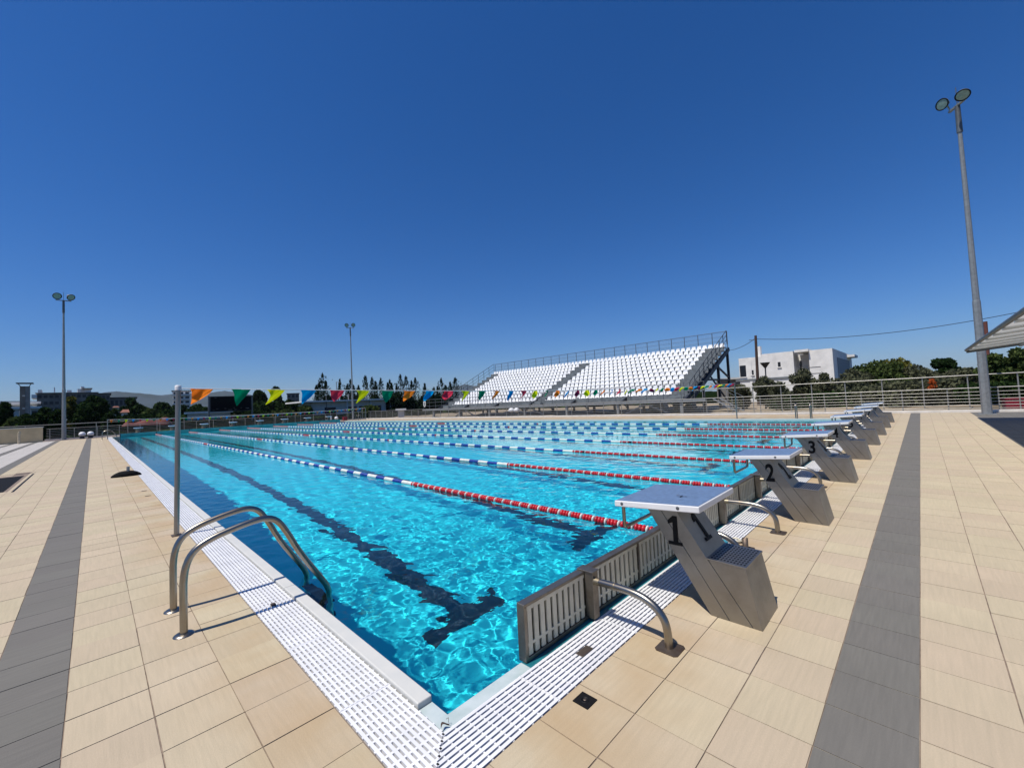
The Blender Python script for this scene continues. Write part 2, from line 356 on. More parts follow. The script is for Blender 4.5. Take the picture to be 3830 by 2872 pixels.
# ground slab under the tiles (grout), with the pool and gutters left open
zt=-.004
for q in ((-15,-3.40,-8,53.2),(-3.40,22.6,-8,-.44),(18.405,22.6,-.44,53.2),(-3.40,18.405,50.43,53.2)): deck.box(q[0],q[1],q[2],q[3],-.25,zt)
pool_deck=struct('pool_deck',deck,M['grout'])
jl=MB(); y1_=-.445-T*3; jl.box(-3.3,22.2,y1_-T+G-.0005,y1_+.0005,-.01,-.0022,False); part('joint_filler',jl,vary('pale_joint_filler',(.36,.31,.24),.9,nscale=8),pool_deck)
def tsize(t):
    p=project(((t[0]+t[1])/2,(t[2]+t[3])/2,0)); 
    return 0 if p is None or not inview(((t[0]+t[1])/2,(t[2]+t[3])/2,0),250) else 1/p[2]
seen=tiles
for kind,nm in (('tile_y','beige_tile'),('tile_x','cross_tile'),('dark_tile','grey_tile'),('pale_tile','pale_tile')):
    L_=sorted([t for t in seen if t[4]==kind],key=tsize,reverse=True)
    cap={'tile_y':160,'tile_x':140,'dark_tile':200,'pale_tile':0}[kind]
    near,far=L_[:cap],L_[cap:]
    mbt=MB(); mbt.box(-(T-G)/2,(T-G)/2,-(T-G)/2,(T-G)/2,-.02,0,False); pm=mbt.mesh('tile',M[kind]) if near else None
    for t in near:
        o=link('grey_tile' if kind=='dark_tile' else 'beige_tile',pm,pool_deck,((t[0]+t[1])/2+random.gauss(0,.0007),(t[2]+t[3])/2+random.gauss(0,.0007),random.uniform(-.0012,.0010))); o.rotation_euler=(random.gauss(0,.0018),random.gauss(0,.0018),random.gauss(0,.0018))
    fm=MB()
    for t in far: fm.box(t[0],t[1],t[2],t[3],-.02,random.uniform(-.0007,.0007),False)
    if far: part({'dark_tile':'grey_tiles','pale_tile':'pale_tiles','tile_y':'beige_tiles','tile_x':'beige_tiles'}[kind],fm,M[kind],pool_deck,kind='stuff')
# gutters: dark channels, coping, gratings
ch=MB()
for q in ((-3.40,-3.135,-.44,50.43),(-3.135,18.14,-.44,-.165),(18.14,18.405,-.44,50.43),(-3.135,18.14,50.165,50.43)):
    ch.box(q[0],q[1],q[2],q[3],-.3,-.16)
part('gutter_channel',ch,M['dark'],pool_deck)
cop=MB(); cop.box(-3.135,-3.06,-.165,.035,-.3,-.012); cop.box(-3.06,-2.56,-.165,-.09,-.3,-.012)
part('coping',cop,M['coplow'],pool_deck)
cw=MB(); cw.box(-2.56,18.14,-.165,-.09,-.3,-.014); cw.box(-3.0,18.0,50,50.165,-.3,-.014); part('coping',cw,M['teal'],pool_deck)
y=.04
while y<50:
    h=min(y+1.96,50.16); c=MB(); c.prismz([(-3.137,y),(-3.056,y),(-3.056,h),(-3.137,h)],-.14,.018)
    part('coping_stone',c,M['cop'],pool_deck,bev=.006 if y<14 else 0)
    y=h+.004
c=MB(); c.box(-3.130,-3.06,.04,50.16,-.3,-.141); part('coping',c,M['coplow'],pool_deck)
y=0.0
while y<50:
    h=min(y+1.96,50.16); c=MB(); c.box(18.056,18.137,y,h,-.3,.03); part('coping_stone',c,M['cop'],pool_deck); y=h+.004
NB=10; PB=.026
def bars(mb,x0,x1,y0,y1,along,mitre=None,rib=True,nb=NB):
    """one grating panel; along = bar direction"""
    w=(x1-x0) if along=='y' else (y1-y0); p=w/nb
    for k in range(nb):
        if along=='y':
            a=x0+p*k+.0035; e=a+p-.0105; ya=y0+.002; 
            if mitre: ya=mitre(a)
            mb.append(('y',a,e,ya,y1-.002))
        else:
            a=y0+p*k+.0035; e=a+p-.0100; xa=x0+.002
            if mitre: xa=mitre(a)
            mb.append(('x',xa,x1-.002,a,e))
gl=thing('gutter_grating','white slotted plastic gutter grating along the left side of the pool','grating',(-3.27,0,0))
gr=thing('gutter_grating','white slotted plastic gutter grating under the row of starting blocks','grating',(0,-.305,0))
def grating(root,segs,along,lo,hi,detail):
    ox,oy=root.location.x,root.location.y
    for i,(a,e,mit) in enumerate(segs):
        B=[]; fr=MB(); n=max(1,int((e-a)/(.055 if along=='y' else .06)))
        if along=='y': bars(B,lo,hi,a,e,'y',mit)
        else: bars(B,a,e,lo,hi,'x',mit)
        for k in range(n+1):
            q=a+.004+(e-a-.008)*k/n
            if along=='y':
                h=min(hi,-3.404+(q+.444)/1.035) if mit else hi
                if h>lo+.02: fr.box(lo-ox,h-ox,q-.006-oy,q+.006-oy,-.035,-.002,False)
            else:
                h=min(hi,-.44+(q+3.400)*1.035) if mit else hi
                if h>lo+.02: fr.box(q-.004-ox,q+.004-ox,lo-oy,h-oy,-.035,-.0045,False)
        pn=part('grating_panel',fr,M['white_pl'],root)
        if detail(i):
            for (_,x0,x1,y0,y1) in B:
                s=MB(); s.box(x0-ox,x1-ox,y0-oy,y1-oy,-.03,0,False); part('slat',s,M['white_pl'],pn)
        else:
            s=MB()
            for (_,x0,x1,y0,y1) in B: s.box(x0-ox,x1-ox,y0-oy,y1-oy,-.03,0,False)
            part('slat',s,M['white_pl'],pn,kind='stuff')
# mitred corner: the two gratings meet on the diagonal from (-3.40,-.44) to (-3.135,-.165)
seg=[(-.44,.30,lambda x:-.44+(x+3.40)*1.035+.004)]; y=.302
while y<50.1: seg.append((y,min(y+.748,50.16),None)); y+=.75
grating(gl,seg,'y',-3.398,-3.139,lambda i:i<14)
seg=[(-3.40,-2.66,lambda y:-3.40+(y+.44)/1.035+.006)]; x=-2.658
while x<18.1: seg.append((x,min(x+.748,18.14),None)); x+=.75
grating(gr,seg,'x',-.438,-.169,lambda i:i<14)
for nm,lo,hi in (('right',18.142,18.40),):
    g2=thing('gutter_grating','white slotted gutter grating along the far long side of the pool, below the grandstand','grating',(18.27,0,0)); s=MB()
    for k in range(10): s.box(lo-18.27+.026*k+.003,lo-18.27+.026*k+.020,0,50.1,-.03,0,False)
    part('slat',s,M['white_pl'],g2,kind='stuff')
g3=thing('gutter_grating','white slotted gutter grating behind the pads at the far end of the pool','grating',(0,50.3,0)); s=MB()
for k in range(10): s.box(-3.39,18.4,-.13+.026*k,-.113+.026*k,-.03,0,False)
part('slat',s,M['white_pl'],g3,kind='stuff')
# small fittings set in the deck
s=MB(); s.prismz([(-2.627,-.574),(-2.544,-.574),(-2.544,-.488),(-2.627,-.488)],-.001,.004); so=part('socket_plate',s,M['blackr'],None,bev=.003)
so.name='deck_socket'; tag(so,'square black socket plate set in the beige tiles near the pool corner','socket')
s=MB(); s.lathe([(.0,.0045),(.017,.0045),(.0175,.006),(.0195,.006),(.021,.0042)],(-2.5855,-.531,0),20); part('socket_rim',s,M['black'],so)
s=MB(); s.lathe([(.0,.0062),(.007,.0060),(.008,.005)],(-2.5855,-.531,0),12); part('bolt',s,M['flange'],so)
s=MB(); s.box(-2.320,-2.215,-.332,-.284,-.001,.003); gc=part('drain_cover',s,M['flange'],None,bev=.004); tag(gc,'small tarnished metal cover plate set in the white grating near the end wall','cover plate')
s=MB(); s.box(-3.292,-3.262,1.762,1.80,-.001,.012); gc=part('metal_clip',s,M['flange'],None,bev=.003); tag(gc,'small grey metal clip on the white grating beside the ladder','clip')
for (xa,yy,lab) in ((-3.54,9.45,'short dark slot in the beige tiles, the farther of two beside the left gutter'),(-3.54,8.65,'short dark slot in the beige tiles, the nearer of two beside the left gutter')):
    s=MB(); s.box(xa,xa+.08,yy-.03,yy+.03,-.002,.002); o=part('floor_slot',s,M['black'],None); tag(o,lab,'floor slot','dark slots in the left deck')
# sunken dark hatch at the left
hx0,hx1,hy0,hy1=-9,-5.56,12.35,16.6
ht=thing('floor_hatch','large dark sunken hatch framed by a narrow channel in the left deck','hatch',(-6.5,14.5,0))
s=MB(); s.box(hx0+6.5,-5.60+6.5,hy0-14.5,hy1-14.5,-.02,-.003); part('hatch_cover',s,M['blackr'],ht)
s=MB(); s.box(-5.47+6.5,-5.43+6.5,hy0-14.5,16.95-14.5,-.001,.003); s.box(hx0+6.5,-5.43+6.5,17.3-14.5,17.36-14.5,-.001,.003); part('channel_slot',s,M['black'],ht)
# rim kerbs of the deck
s=MB(); s.box(22.3,22.52,-8,53.2,-.2,.10); s.box(-7.2,22.3,52.95,53.2,-.2,.10); k=struct('kerb',s,vary('pale_kerb_stone',(.74,.70,.63),.8,nscale=3,namt=.08))
# ground and terrain
g=MB(); R_=5000

for q in ((-R_,-3.3,-R_,R_),(18.3,R_,-R_,R_),(-3.3,18.3,-R_,-.3),(-3.3,18.3,50.3,R_)): g.box(*q,-.9,-.6)
struct('ground',g,M['ground'])
g=MB(); n=40
vs=[];fs=[]
for i in range(n+1):
    for j in range(61):
        x=22.53+i*.9; yy=-22+j*1.25
        vs.append((x,yy,.0+.22*noise.noise(Vector((x*.25,yy*.25,3)))+.12*noise.noise(Vector((x,yy,9)))-(.02 if i<1 else 0)-max(0,(i-30))*.06))
for i in range(n):
    for j in range(60): a=i*61+j; fs.append((a,a+61,a+62,a+1))
g.add(vs,fs,True); struct('earth_bank',g,M['earth'])
# ================= end wall with touch panels (near)
ew=thing('end_wall','low steel framed turning wall with cream slotted panels along the near end of the pool','end wall',(-2.55,-.12,0))
ox,oy=-2.55,-.12; yb,yf=-.12,-.065; zt,zb=.302,-.012
X0,X1=-2.55,17.55
s=MB(); s.box(0,X1-ox,yb-oy,.055,zt-.018,zt); part('top_rail',s,M['steel_d'],ew,bev=.003)
s=MB(); s.box(0,X1-ox,yb-oy,.055,zb,zb+.022); part('bottom_rail',s,M['steel_d'],ew,bev=.003)
for x in (X0,X1-.02): s=MB(); s.box(x-ox,x+.022-ox,-.001,.054,zb+.022,zt-.018); part('end_frame',s,M['steel_d'],ew)
s=MB(); s.box(.004,X1-ox-.004,.050,.056,zb+.02,zt-.018); part('touch_panel',s,vary('teal_touch_panel',(.05,.30,.30),.4,nscale=4),ew)
s=MB(); s.box(.02,X1-ox-.004,.034,.0495,zb+.02,zt-.018); part('backing_board',s,vary('olive_shade_backing',(.15,.13,.075),.8,nscale=6,namt=.2),ew)  # olive colour stands in for shade on the pad behind the slots
posts=[];divs=[]
for i in range(8):
    c=-1.25+2.5*i; posts+= [c-.69,c+.69]; divs+=[c]+([c+1.25] if i<7 else [])
for p in posts:
    s=MB(); s.box(p-.03-ox,p+.03-ox,-.062,-.001,.012,zt+.002); s.box(p-.038-ox,p+.038-ox,-.068,.056,zt+.0025,zt+.009); part('post',s,M['steel_d'],ew,bev=.002 if p<6 else 0)
for p in divs:
    s=MB(); s.box(p-.009-ox,p+.009-ox,-.004,.03,zb+.022,zt-.018); part('divider',s,M['steel_d'],ew)
edges=sorted([(X0+.022)]+[p-.03 for p in posts]+[p+.03 for p in posts]+[p-.009 for p in divs]+[p+.009 for p in divs]+[X1-.022])
M['slat']=vary('cream_slat',(.72,.65,.48),.6,nscale=7,namt=.1,island=.05,rnoise=.1)
sl=[]
bays=[]; cur=X0+.022
marks=sorted([(p,.03) for p in posts]+[(p,.009) for p in divs])
for p,h in marks+[(X1,.022)]:
    bays.append((cur,p-h)); cur=p+h
for (a,e) in bays:
    n=10; w=(e-a)/n
    for k in range(n): sl.append((a+w*k,w))
sm={}
cnt=0; stf=MB()
for (x,w) in sl:
    h0,h1=zb+.026,zt-.022
    b_=MB(); hw=w*.28
    def sm_(mb,x):
        # a slat with the half bars that join it to its neighbours at the top and low down
        mb.box(x+w*.20-ox,x+w*.80-ox+.001,0.006,.016,h0,h1)
        mb.box(x-ox,x+w*.20-ox,.0065,.0155,h1-.022,h1); mb.box(x+w*.80-ox+.001,x+w-ox,.0065,.0155,h1-.022,h1)
        mb.box(x-ox,x+w*.20-ox,.0065,.0155,h0+.052,h0+.068); mb.box(x+w*.80-ox+.001,x+w-ox,.0065,.0155,h0+.052,h0+.068)
    if cnt<290: sm_(b_,x); part('slat',b_,M['slat'],ew); cnt+=1
    else: sm_(stf,x)
if stf.v: part('slat',stf,M['slat'],ew,kind='stuff')
# far end pads: plain turquoise faces with dark joints
fw=thing('end_wall','long turquoise touch panel wall along the far end of the pool','end wall',(-2.5,50,0))
mt=vary('turquoise_touch_panel',(.13,.42,.38),.45,nscale=2,namt=.15)
for i in range(8):
    a=-2.5+2.5*i; s=MB(); s.box(a+.03+2.5,a+2.47+2.5,.0,.05,-.6,.24); part('touch_panel',s,mt,fw)
    s=MB(); s.box(a-.03+2.5,a+.029+2.5,-.012,.06,-.3,.27); part('post',s,M['galv_d'],fw)
s=MB(); s.box(0,20.1,.0505,.11,.2,.26); part('top_rail',s,M['galv'],fw)
# ================= bent rails
def rail(loc,label,grp=None):
    t=thing('grab_rail',label,'grab rail',loc,'bent steel rails bracing the end wall')
    pts=smooth_path([(0,.478,.247),(0,.33,.252),(0,.20,.250),(0,.12,.232),(0,.055,.195),(0,.018,.145),(0,.006,.08),(0,.004,0.0)],2)
    s=MB(); s.tube(pts,.0225,14); part('tube',s,M['steel'],t)
    s=MB(); s.tube([(0,.478,.247),(0,.44,.248)],.0245,14); s.tube([(0,.335,.2515),(0,.330,.2515)],.0235,14); part('sleeve',s,steel('brass_toned_sleeve',(.42,.36,.25),.35),t)
    s=MB(); s.prismz([(-.05,-.065),(.05,-.065),(.065,-.05),(.065,.05),(.05,.065),(-.05,.065),(-.065,.05),(-.065,-.05)],0,.006); part('floor_plate',s,M['flange'],t)
    return t
r0=rail((-1.944,-.66,0),'bent steel rail on a square floor plate nearest the pool corner, before starting block 1')
for i in range(8):
    for sgn in (-1,1):
        if i==0 and sgn<0: continue
        side='near' if sgn<0 else 'far'
        dup(r0,(-1.254+2.5*i+sgn*.69,-.66,0),'bent steel rail on the %s side of the %s starting block from the pool corner'%(side,ORD[i]))
# tube sockets between the blocks
def socket_tube(loc,label):
    t=thing('tube_socket',label,'socket',loc); s=MB(); s.lathe([(.0195,.0),(.0195,.095),(.024,.095),(.024,.0)][::-1]+[(.0195,0)],(0,0,0),16); part('tube',s,M['flange'],t)
    s=MB(); s.prismz([(-.05,-.062),(.05,-.062),(.062,-.05),(.062,.05),(.05,.062),(-.05,.062),(-.062,.05),(-.062,-.05)],0,.006); part('floor_plate',s,M['flange'],t); return t
st=socket_tube((-.085,-.54,0),'short open steel tube stub on a rusty plate between starting blocks 1 and 2')
# goggles left on the grating
gt=thing('swim_goggles','pair of swimming goggles with blue lens and cream strap lying by the tube stub','goggles',(0.0,-.40,.0))
s=MB(); s.lathe([(0,.028),(.018,.026),(.03,.014),(.033,.0)],(-.03,.055,.002),14); part('lens',s,vary('blue_goggle_lens',(.05,.25,.33),.15),gt)
s=MB(); s.lathe([(0,.024),(.018,.022),(.028,.012),(.031,.0)],(.03,.035,.004),14); part('lens',s,vary('grey_goggle_lens',(.07,.09,.11),.2),gt)
s=MB(); s.tube(smooth_path([(.05,.03,.012),(.09,-.01,.03),(.06,-.07,.012),(.015,-.05,.02),(.03,.0,.012),(-.02,-.015,.01)],2),.009,8); part('strap',s,vary('cream_strap',(.7,.65,.5),.6),gt)
s=MB(); s.tube(smooth_path([(.05,-.03,.012),(.03,-.10,.01),(-.03,-.12,.012),(-.075,-.13,.02),(-.06,-.10,.012)],2),.005,6); part('cord',s,M['blackr'],gt)
# ================= starting blocks
def digit(ch,h,w,depth=.002):
    cu=bpy.data.curves.new('digit','FONT'); cu.body=ch; cu.size=1; cu.offset=.028; cu.extrude=.5; cu.align_x='CENTER'
    o=bpy.data.objects.new('digit',cu); C.objects.link(o); dg=bpy.context.evaluated_depsgraph_get(); me=bpy.data.meshes.new_from_object(o.evaluated_get(dg)); bpy.data.objects.remove(o)
    xs=[v.co.x for v in me.vertices]; ys=[v.co.y for v in me.vertices]; x0,x1,y0,y1=min(xs),max(xs),min(ys),max(ys)
    for v in me.vertices: v.co=Vector(((v.co.x-(x0+x1)/2)/(x1-x0)*w,(v.co.y-(y0+y1)/2)/(y1-y0)*h,v.co.z*2*depth))
    return me
def digit_one(h,w,depth=.002):
    P=[(-.5,-.5),(.5,-.5),(.5,-.385),(.21,-.385),(.21,.5),(-.10,.5),(-.47,.33),(-.47,.20),(-.13,.27),(-.13,-.385),(-.5,-.385)]
    b_=MB(); b_.prismz([(x*w,y*h) for x,y in P],-depth,depth); return b_.mesh('digit',M['black'])
def numeral_parts(t,ch):
    """black numeral on the side face (-X) and on the sloping back face"""
    for face in ('side','back'):
        me=digit_one(.195,.095) if ch=='1' else digit(ch,.195,.085)
        if face=='side':    # face plane x=-.18, text right = -y
            Mx=Matrix(((0,0,-1,-.1815),(-1,0,0,-.505),(0,1,0,.50),(0,0,0,1)))
        else:
            a=Vector((0,-.51,.65)); e=Vector((0,-.71,.36)); up=(a-e).normalized(); rt=Vector((1,0,0)); nn=rt.cross(up); c=a*.5+e*.5+nn*.0015
            Mx=Matrix(((rt.x,up.x,nn.x,c.x),(rt.y,up.y,nn.y,c.y),(rt.z,up.z,nn.z,c.z),(0,0,0,1)))
        me.transform(Mx); me.materials.clear(); me.materials.append(M['black']); link('numeral',me,t)
def block(loc,label,rz=0):
    t=thing('starting_block',label,'starting block',loc,rz=rz)
    g_=.0018
    def ln(p,q,z): return p[0]+(q[0]-p[0])*(z-p[1])/(q[1]-p[1])
    A0,A1=(-.30,.645),(-.71,0); B0,B1=(-.40,.645),(-.82,0); C0,C1=(-.51,.65),(-.95,0)
    s=MB(); s.prismx([A0,A1,(B1[0]+g_,0),(B0[0]+g_,.645)],-.18,.18); part('front_panel',s,M['steel_b'],t,bev=.0015)
    s=MB(); s.prismx([(B0[0]-g_,.645),(B1[0]-g_,0),(C1[0]+g_,0),(-.706,.355),(-.51,.650)],-.18,.18); part('column_panel',s,M['steel_b'],t,bev=.0015)
    s=MB(); s.prismx([(-.712,.352),(C1[0]-g_,.0),(-1.0,0),(-.930,.340)],-.18,.18); part('step_box',s,M['steel_b'],t,bev=.0015)
    s=MB(); s.prismx([(-.695,.3605),(-.708,.3525),(-.934,.3405),(-.934,.3525)],-.183,.183); tr=part('step_tread',s,M['steel_b'],t,bev=.001)
    s=MB()
    for i in range(5):
        for j in range(11):
            y=-.722-.0185*j*1.03-.003; x=-.145+.0725*i; z=.3605-(-.695-y)*.008/.239*1.0+.0004
            for q in (0,1):
                yy=y; xx=x+q*.036
                if xx>.155: continue
                vs=[(xx+.0125*math.cos(a*math.pi/4),yy+.0062*math.sin(a*math.pi/4),.3606-( -.695-yy)*.0335+.0005) for a in range(8)]
                s.add(vs,[tuple(range(8))])
    part('tread_hole',s,M['black'],tr,kind='stuff')
    # platform, sloping gently down to the water
    s=MB(); s.prismx([(-.142,.642),(-.142,.684),(-.735,.722),(-.735,.680)],-.33,.33); pl=part('platform',s,M['plat_w'],t,bev=.006)
    s=MB(); s.prismx([(-.150,.6850),(-.150,.6870),(-.727,.7240),(-.727,.7220)],-.322,.322); part('grit_surface',s,M['plat_b'],pl)
    s=MB()
    for y in (-.20,-.60): s.lathe([(0,-.3315),(.011,-.3312),(.012,-.329)],(0,y,.665-(y+.142)*.064),12,'x')
    part('bolt',s,M['galv_d'],pl)
    s=MB(); s.tube(smooth_path([(-.25,-.165,.66),(-.25,-.165,.52),(-.245,-.165,.485),(-.21,-.165,.480),(.21,-.165,.480),(.245,-.165,.485),(.25,-.165,.52),(.25,-.165,.66)],2),.013,12); part('backstroke_grip',s,M['steel'],t)
    return t
bl=[]
names=['nearest the camera','second from the camera','third from the camera','fourth from the camera','fifth from the camera','sixth from the camera','seventh from the camera','farthest of the near row']
for i in range(8):
    loc=(-1.26+2.5*i,0,0); lab='slanted steel starting block with blue top and black number %d, %s'%(i+1,names[i])
    t=block(loc,lab) if i==0 else dup(bl[0],loc,lab)
    t['group']='starting blocks along the near end'; bl.append(t)
for i,t in enumerate(bl): numeral_parts(t,str(i+1))
for i in range(8):
    o=dup(bl[0],(-1.25+2.5*i,50.0,-.0),'small pale starting block beyond the far end of the pool, %s from the left'%ORD[i],math.pi,skip=('numeral',))
    o['group']='starting blocks along the far end'
# a dragonfly on block 1
df=thing('dragonfly','small dark dragonfly resting on the blue top of starting block 1','insect',(-1.36,-.53,.7105))
s=MB(); s.tube([(-.02,0,.006),(.0,0,.007),(.03,0,.006)],[.0025,.003,.0015],6); part('body',s,M['black'],df)
s=MB(); s.quad((0,0,.008),(.006,0,.008),(.012,.035,.012),(.002,.035,.012)); s.quad((0,0,.008),(.006,0,.008),(.012,-.035,.012),(.002,-.035,.012)); part('wing',s,M['flange'],df)
# ================= ladders
def ladder(loc,label,prof,sep,rz=0,steps=True):
    t=thing('pool_ladder',label,'pool ladder',loc,rz=rz)
    for y in (0,sep):
        s=MB(); s.tube(smooth_path([(x,y,z) for x,z in prof],2),.0225,16); CC.append(part('rail',s,M['steel'],t))
        s=MB(); s.lathe([(.0,.016),(.026,.016),(.045,.012),(.058,.004),(.06,0)],(prof[0][0],y,0),24); part('floor_flange',s,M['steel'],t)
    if steps:
        for z in (-.30,-.55,-.80):
            s=MB(); s.box(prof[-1][0]-.045,prof[-1][0]+.045,.0,sep,z-.02,z); CC.append(part('tread',s,M['blackr'],t,bev=.004))
    return t
PR=[(0,0),(0,.20),(.002,.40),(.045,.520),(.14,.582),(.32,.628),(.47,.652),(.56,.625),(.625,.53),(.73,.31),(.885,.070),(.935,-.02),(.94,-.12),(.94,-1.0)]
ladder((-3.80,1.80,0),'polished steel pool ladder with two curved rails on the left side, nearest the camera',PR,.50)
PF=[(0,0),(0,.45),(.04,.60),(.2,.70),(.42,.72),(.58,.66),(.80,.30),(.92,.0),(.94,-.9)]
ladder((-3.72,44.4,0),'small steel pool ladder at the far left corner of the pool',PF,.5)
PH=[(0,0),(0,.55),(-.04,.66),(-.12,.70),(-.24,.68),(-.32,.58),(-.34,.4),(-.34,-.1),(-.34,-1.0)]
ladder((18.48,1.80,0),'tall steel pool ladder on the far long side beyond the starting blocks',PH,.55)
ladder((18.48,46.5,0),'small steel pool ladder on the far long side by the distant floodlight',PH,.55)
# ================= backstroke flags
def flagpost(loc,label,top,cap=True):
    t=thing('flag_post',label,'post',loc); s=MB(); s.tube([(0,0,0),(top[0],top[1],top[2])],.0275,14); part('pole',s,M['steel_b'],t)
    s=MB(); s.box(-.05,.05,-.06,.06,0,.006); part('floor_plate',s,M['flange'],t)
    if cap: s=MB(); s.lathe([(.034,0),(.034,.05),(.028,.062),(0,.064)],(top[0],top[1],top[2]-.005),14); part('cap',s,M['white_pl'],t)
    return t
flagpost((-3.505,4.81,0),'tall thin steel flag post with white cap on the left deck behind the ladder',(.036,0,1.775))
flagpost((18.42,4.87,0),'steel flag post holding the flag line on the far long side below the grandstand stairs',(-.01,0,1.80),False)
flagpost((-3.40,44.95,0),'distant thin flag post at the far left corner of the pool',(0,0,1.60),False)
flagpost((18.40,45.0,0),'distant thin flag post at the far right corner of the pool',(0,0,1.53),False)
def flagline(loc,x0,x1,z0,z1,sag,label,big):
    t=thing('flag_line',label,'flag line',(x0,loc,0)); Lx=x1-x0
    zf=lambda x: z0+(z1-z0)*x/Lx-sag*4*(x/Lx)*(1-x/Lx)
    s=MB(); s.tube([(x,0,zf(x)) for x in [Lx*i/40 for i in range(41)]],.006 if big else .012,5,False); part('cord',s,M['white_pl'],t)
    col=['o','g','y','b','r']+['y','g','o','b','r']*20; rnd=random.Random(5); i=0; x=.10
    nm={'o':'orange','g':'green','y':'yellow','b':'blue','r':'red','m':'dark red'}
    while x<Lx-.25:
        c=col[i]; 
        if c=='r' and i>10: c='m' if i%2 else 'r'
        w=.25; h=.21+rnd.uniform(-.02,.02); b_=MB(); n=7; wind=rnd.uniform(.5,1.2); lean=-.02-.10*rnd.random(); tw=rnd.uniform(-1.2,1.2); vs=[];fs=[]
        if not big: h*=1.15; w=.24; lean*=.3; wind*=.3
        if big and i>14: w=.19; h*=.9
        if big and i>25: w=.13; h*=.85; lean=rnd.uniform(-.08,.12); wind=rnd.uniform(.8,2.0)
        for r in range(n+1):
            v=r/n
            for k in range(5):
                u=(k/4-.5)*(1-v*.97); xx=w/2+u*w-.05*v*2*(w/2)*1.2*wind+lean*v*v
                yy=wind*(.05*math.sin(3.0*v+4*u+tw)+.06*v*math.cos(u*7+tw))
                zz=-h*v*(1-.12*wind*abs(math.sin(tw+u*3)))-.001*k
                vs.append((x+xx,yy,zf(x+w/2)+zz+(0 if v else 0)))
        for r in range(n):
            for k in range(4): a=r*5+k; fs.append((a,a+1,a+6,a+5))
        b_.add(vs,fs,True); part('pennant',b_,M['pen_'+c],t,nm[c]+' triangular pennant'); x+=.435; i+=1
    return t
flagline(4.84,-3.45,18.40,1.795,1.79,.155,'line of coloured triangular pennants strung across the pool in front of the grandstand',True)
flagline(44.98,-3.38,18.38,1.56,1.53,.22,'distant line of small coloured pennants across the far end of the pool',False)
# ================= lane ropes
def floats(mb,x,y,z,r,w,n):
    mb.lathe([(r*.45,y),(r*.86,y+w*.14),(r,y+w*.36),(r,y+w*.62),(r*.86,y+w*.84),(r*.45,y+w)],(x,0,z),n,'y')
fm_={}
for i in range(7):
    x=2.5*i-.05; t=thing('lane_rope','%s lane rope from the left, red near the blocks then blue and white'%ORD[i],'lane rope',(x,0,-.012),'lane ropes stretched along the pool')
    s=MB(); s.tube([(0,.02,0),(0,49.95,0)],.008,6); part('cable',s,M['galv_d'],t)
    pw=.0425; y=.10; k=0; far={'red_f':MB(),'white_f':MB(),'blue_f':MB()}
    while y<49.9:
        if y<5.05 or y>44.95: c='white_f' if k%4==3 else 'red_f'
        elif 24.6<y<25.6 or 15<y<15.12 or 35<y<35.12: c='red_f'
        else: c='blue_f' if int((y-5.05)/.345)%2 else 'white_f'
        if i<2 and y<(5.05 if i==0 else 5.05):
            if c not in fm_: b_=MB(); floats(b_,0,.010 if c=='white_f' else 0,0,.045,.022 if c=='white_f' else .040,14); fm_[c]=b_.mesh('float',M[c])
            o=link('float',fm_[c],t,(0,y,0)); o.rotation_euler=(0,random.uniform(0,6.28),0); CC.append(o)
        else:
            d=math.hypot(x+4.2,y+1.8); floats(far[c],0,y+(.011 if c=='white_f' and (y<5.05 or y>44.95) else 0),0,.042,(.020 if c=='white_f' and (y<5.05 or y>44.95) else .040),12 if d<12 else 7)
        y+=pw; k+=1
    for c in far:
        if far[c].v: CC.append(part({'red_f':'red_floats','white_f':'white_floats','blue_f':'blue_floats'}[c],far[c],M[c],t,kind='stuff'))
for o in CC: o.cycles.is_caustics_receiver=True
# black sweeper head by the gutter
sw=thing('sweeper_head','flat black sweeper head with a short grey tube on the deck beside the left gutter','sweeper head',(-3.62,12.9,0))
s=MB(); vs=[];fs=[]; n=16
for i in range(n+1):
    u=i/n*2-1; w_=.10*(1-u*u)**.5+.035; z=.11*(1-abs(u)**2.6)+.03
    for (a,e) in ((-w_,0.0),(-w_,z*.7),(0,z),(w_,z*.7),(w_,0.0)): vs.append((u*.29,a,e))
for i in range(n):
    for k in range(4): a=i*5+k; fs.append((a,a+5,a+6,a+1))
s.add(vs,fs,True); s.add(vs[:5],[(0,1,2,3,4)]); s.add(vs[-5:],[(4,3,2,1,0)]); part('head',s,M['blackr'],sw)
s=MB(); s.tube([(.03,0,.06),(.035,0,.24)],.033,14); part('tube_stub',s,M['galv'],sw)

dl=thing('dead_leaf','small curled brown dead leaf caught at the corner joint of the gratings','leaf',(-3.122,-.155,.0))
s=MB(); vs=[];fs=[]
for i in range(6):
    for k in (-1,0,1): vs.append((-.02+.008*i,k*.007*math.sin((i+.6)/6*3.0)+.01*math.sin(i*.8),.004+.006*abs(k)+.006*math.sin(i*.9)))
for i in range(5):
    for k in range(2): a=i*3+k; fs.append((a,a+3,a+4,a+1))
s.add(vs,fs,True); part('blade',s,M['wood'],dl); s=MB(); s.tube([(.02,.0,.008),(.03,.012,.018),(.022,.02,.012)],.0012,5); part('stem',s,M['wood'],dl)
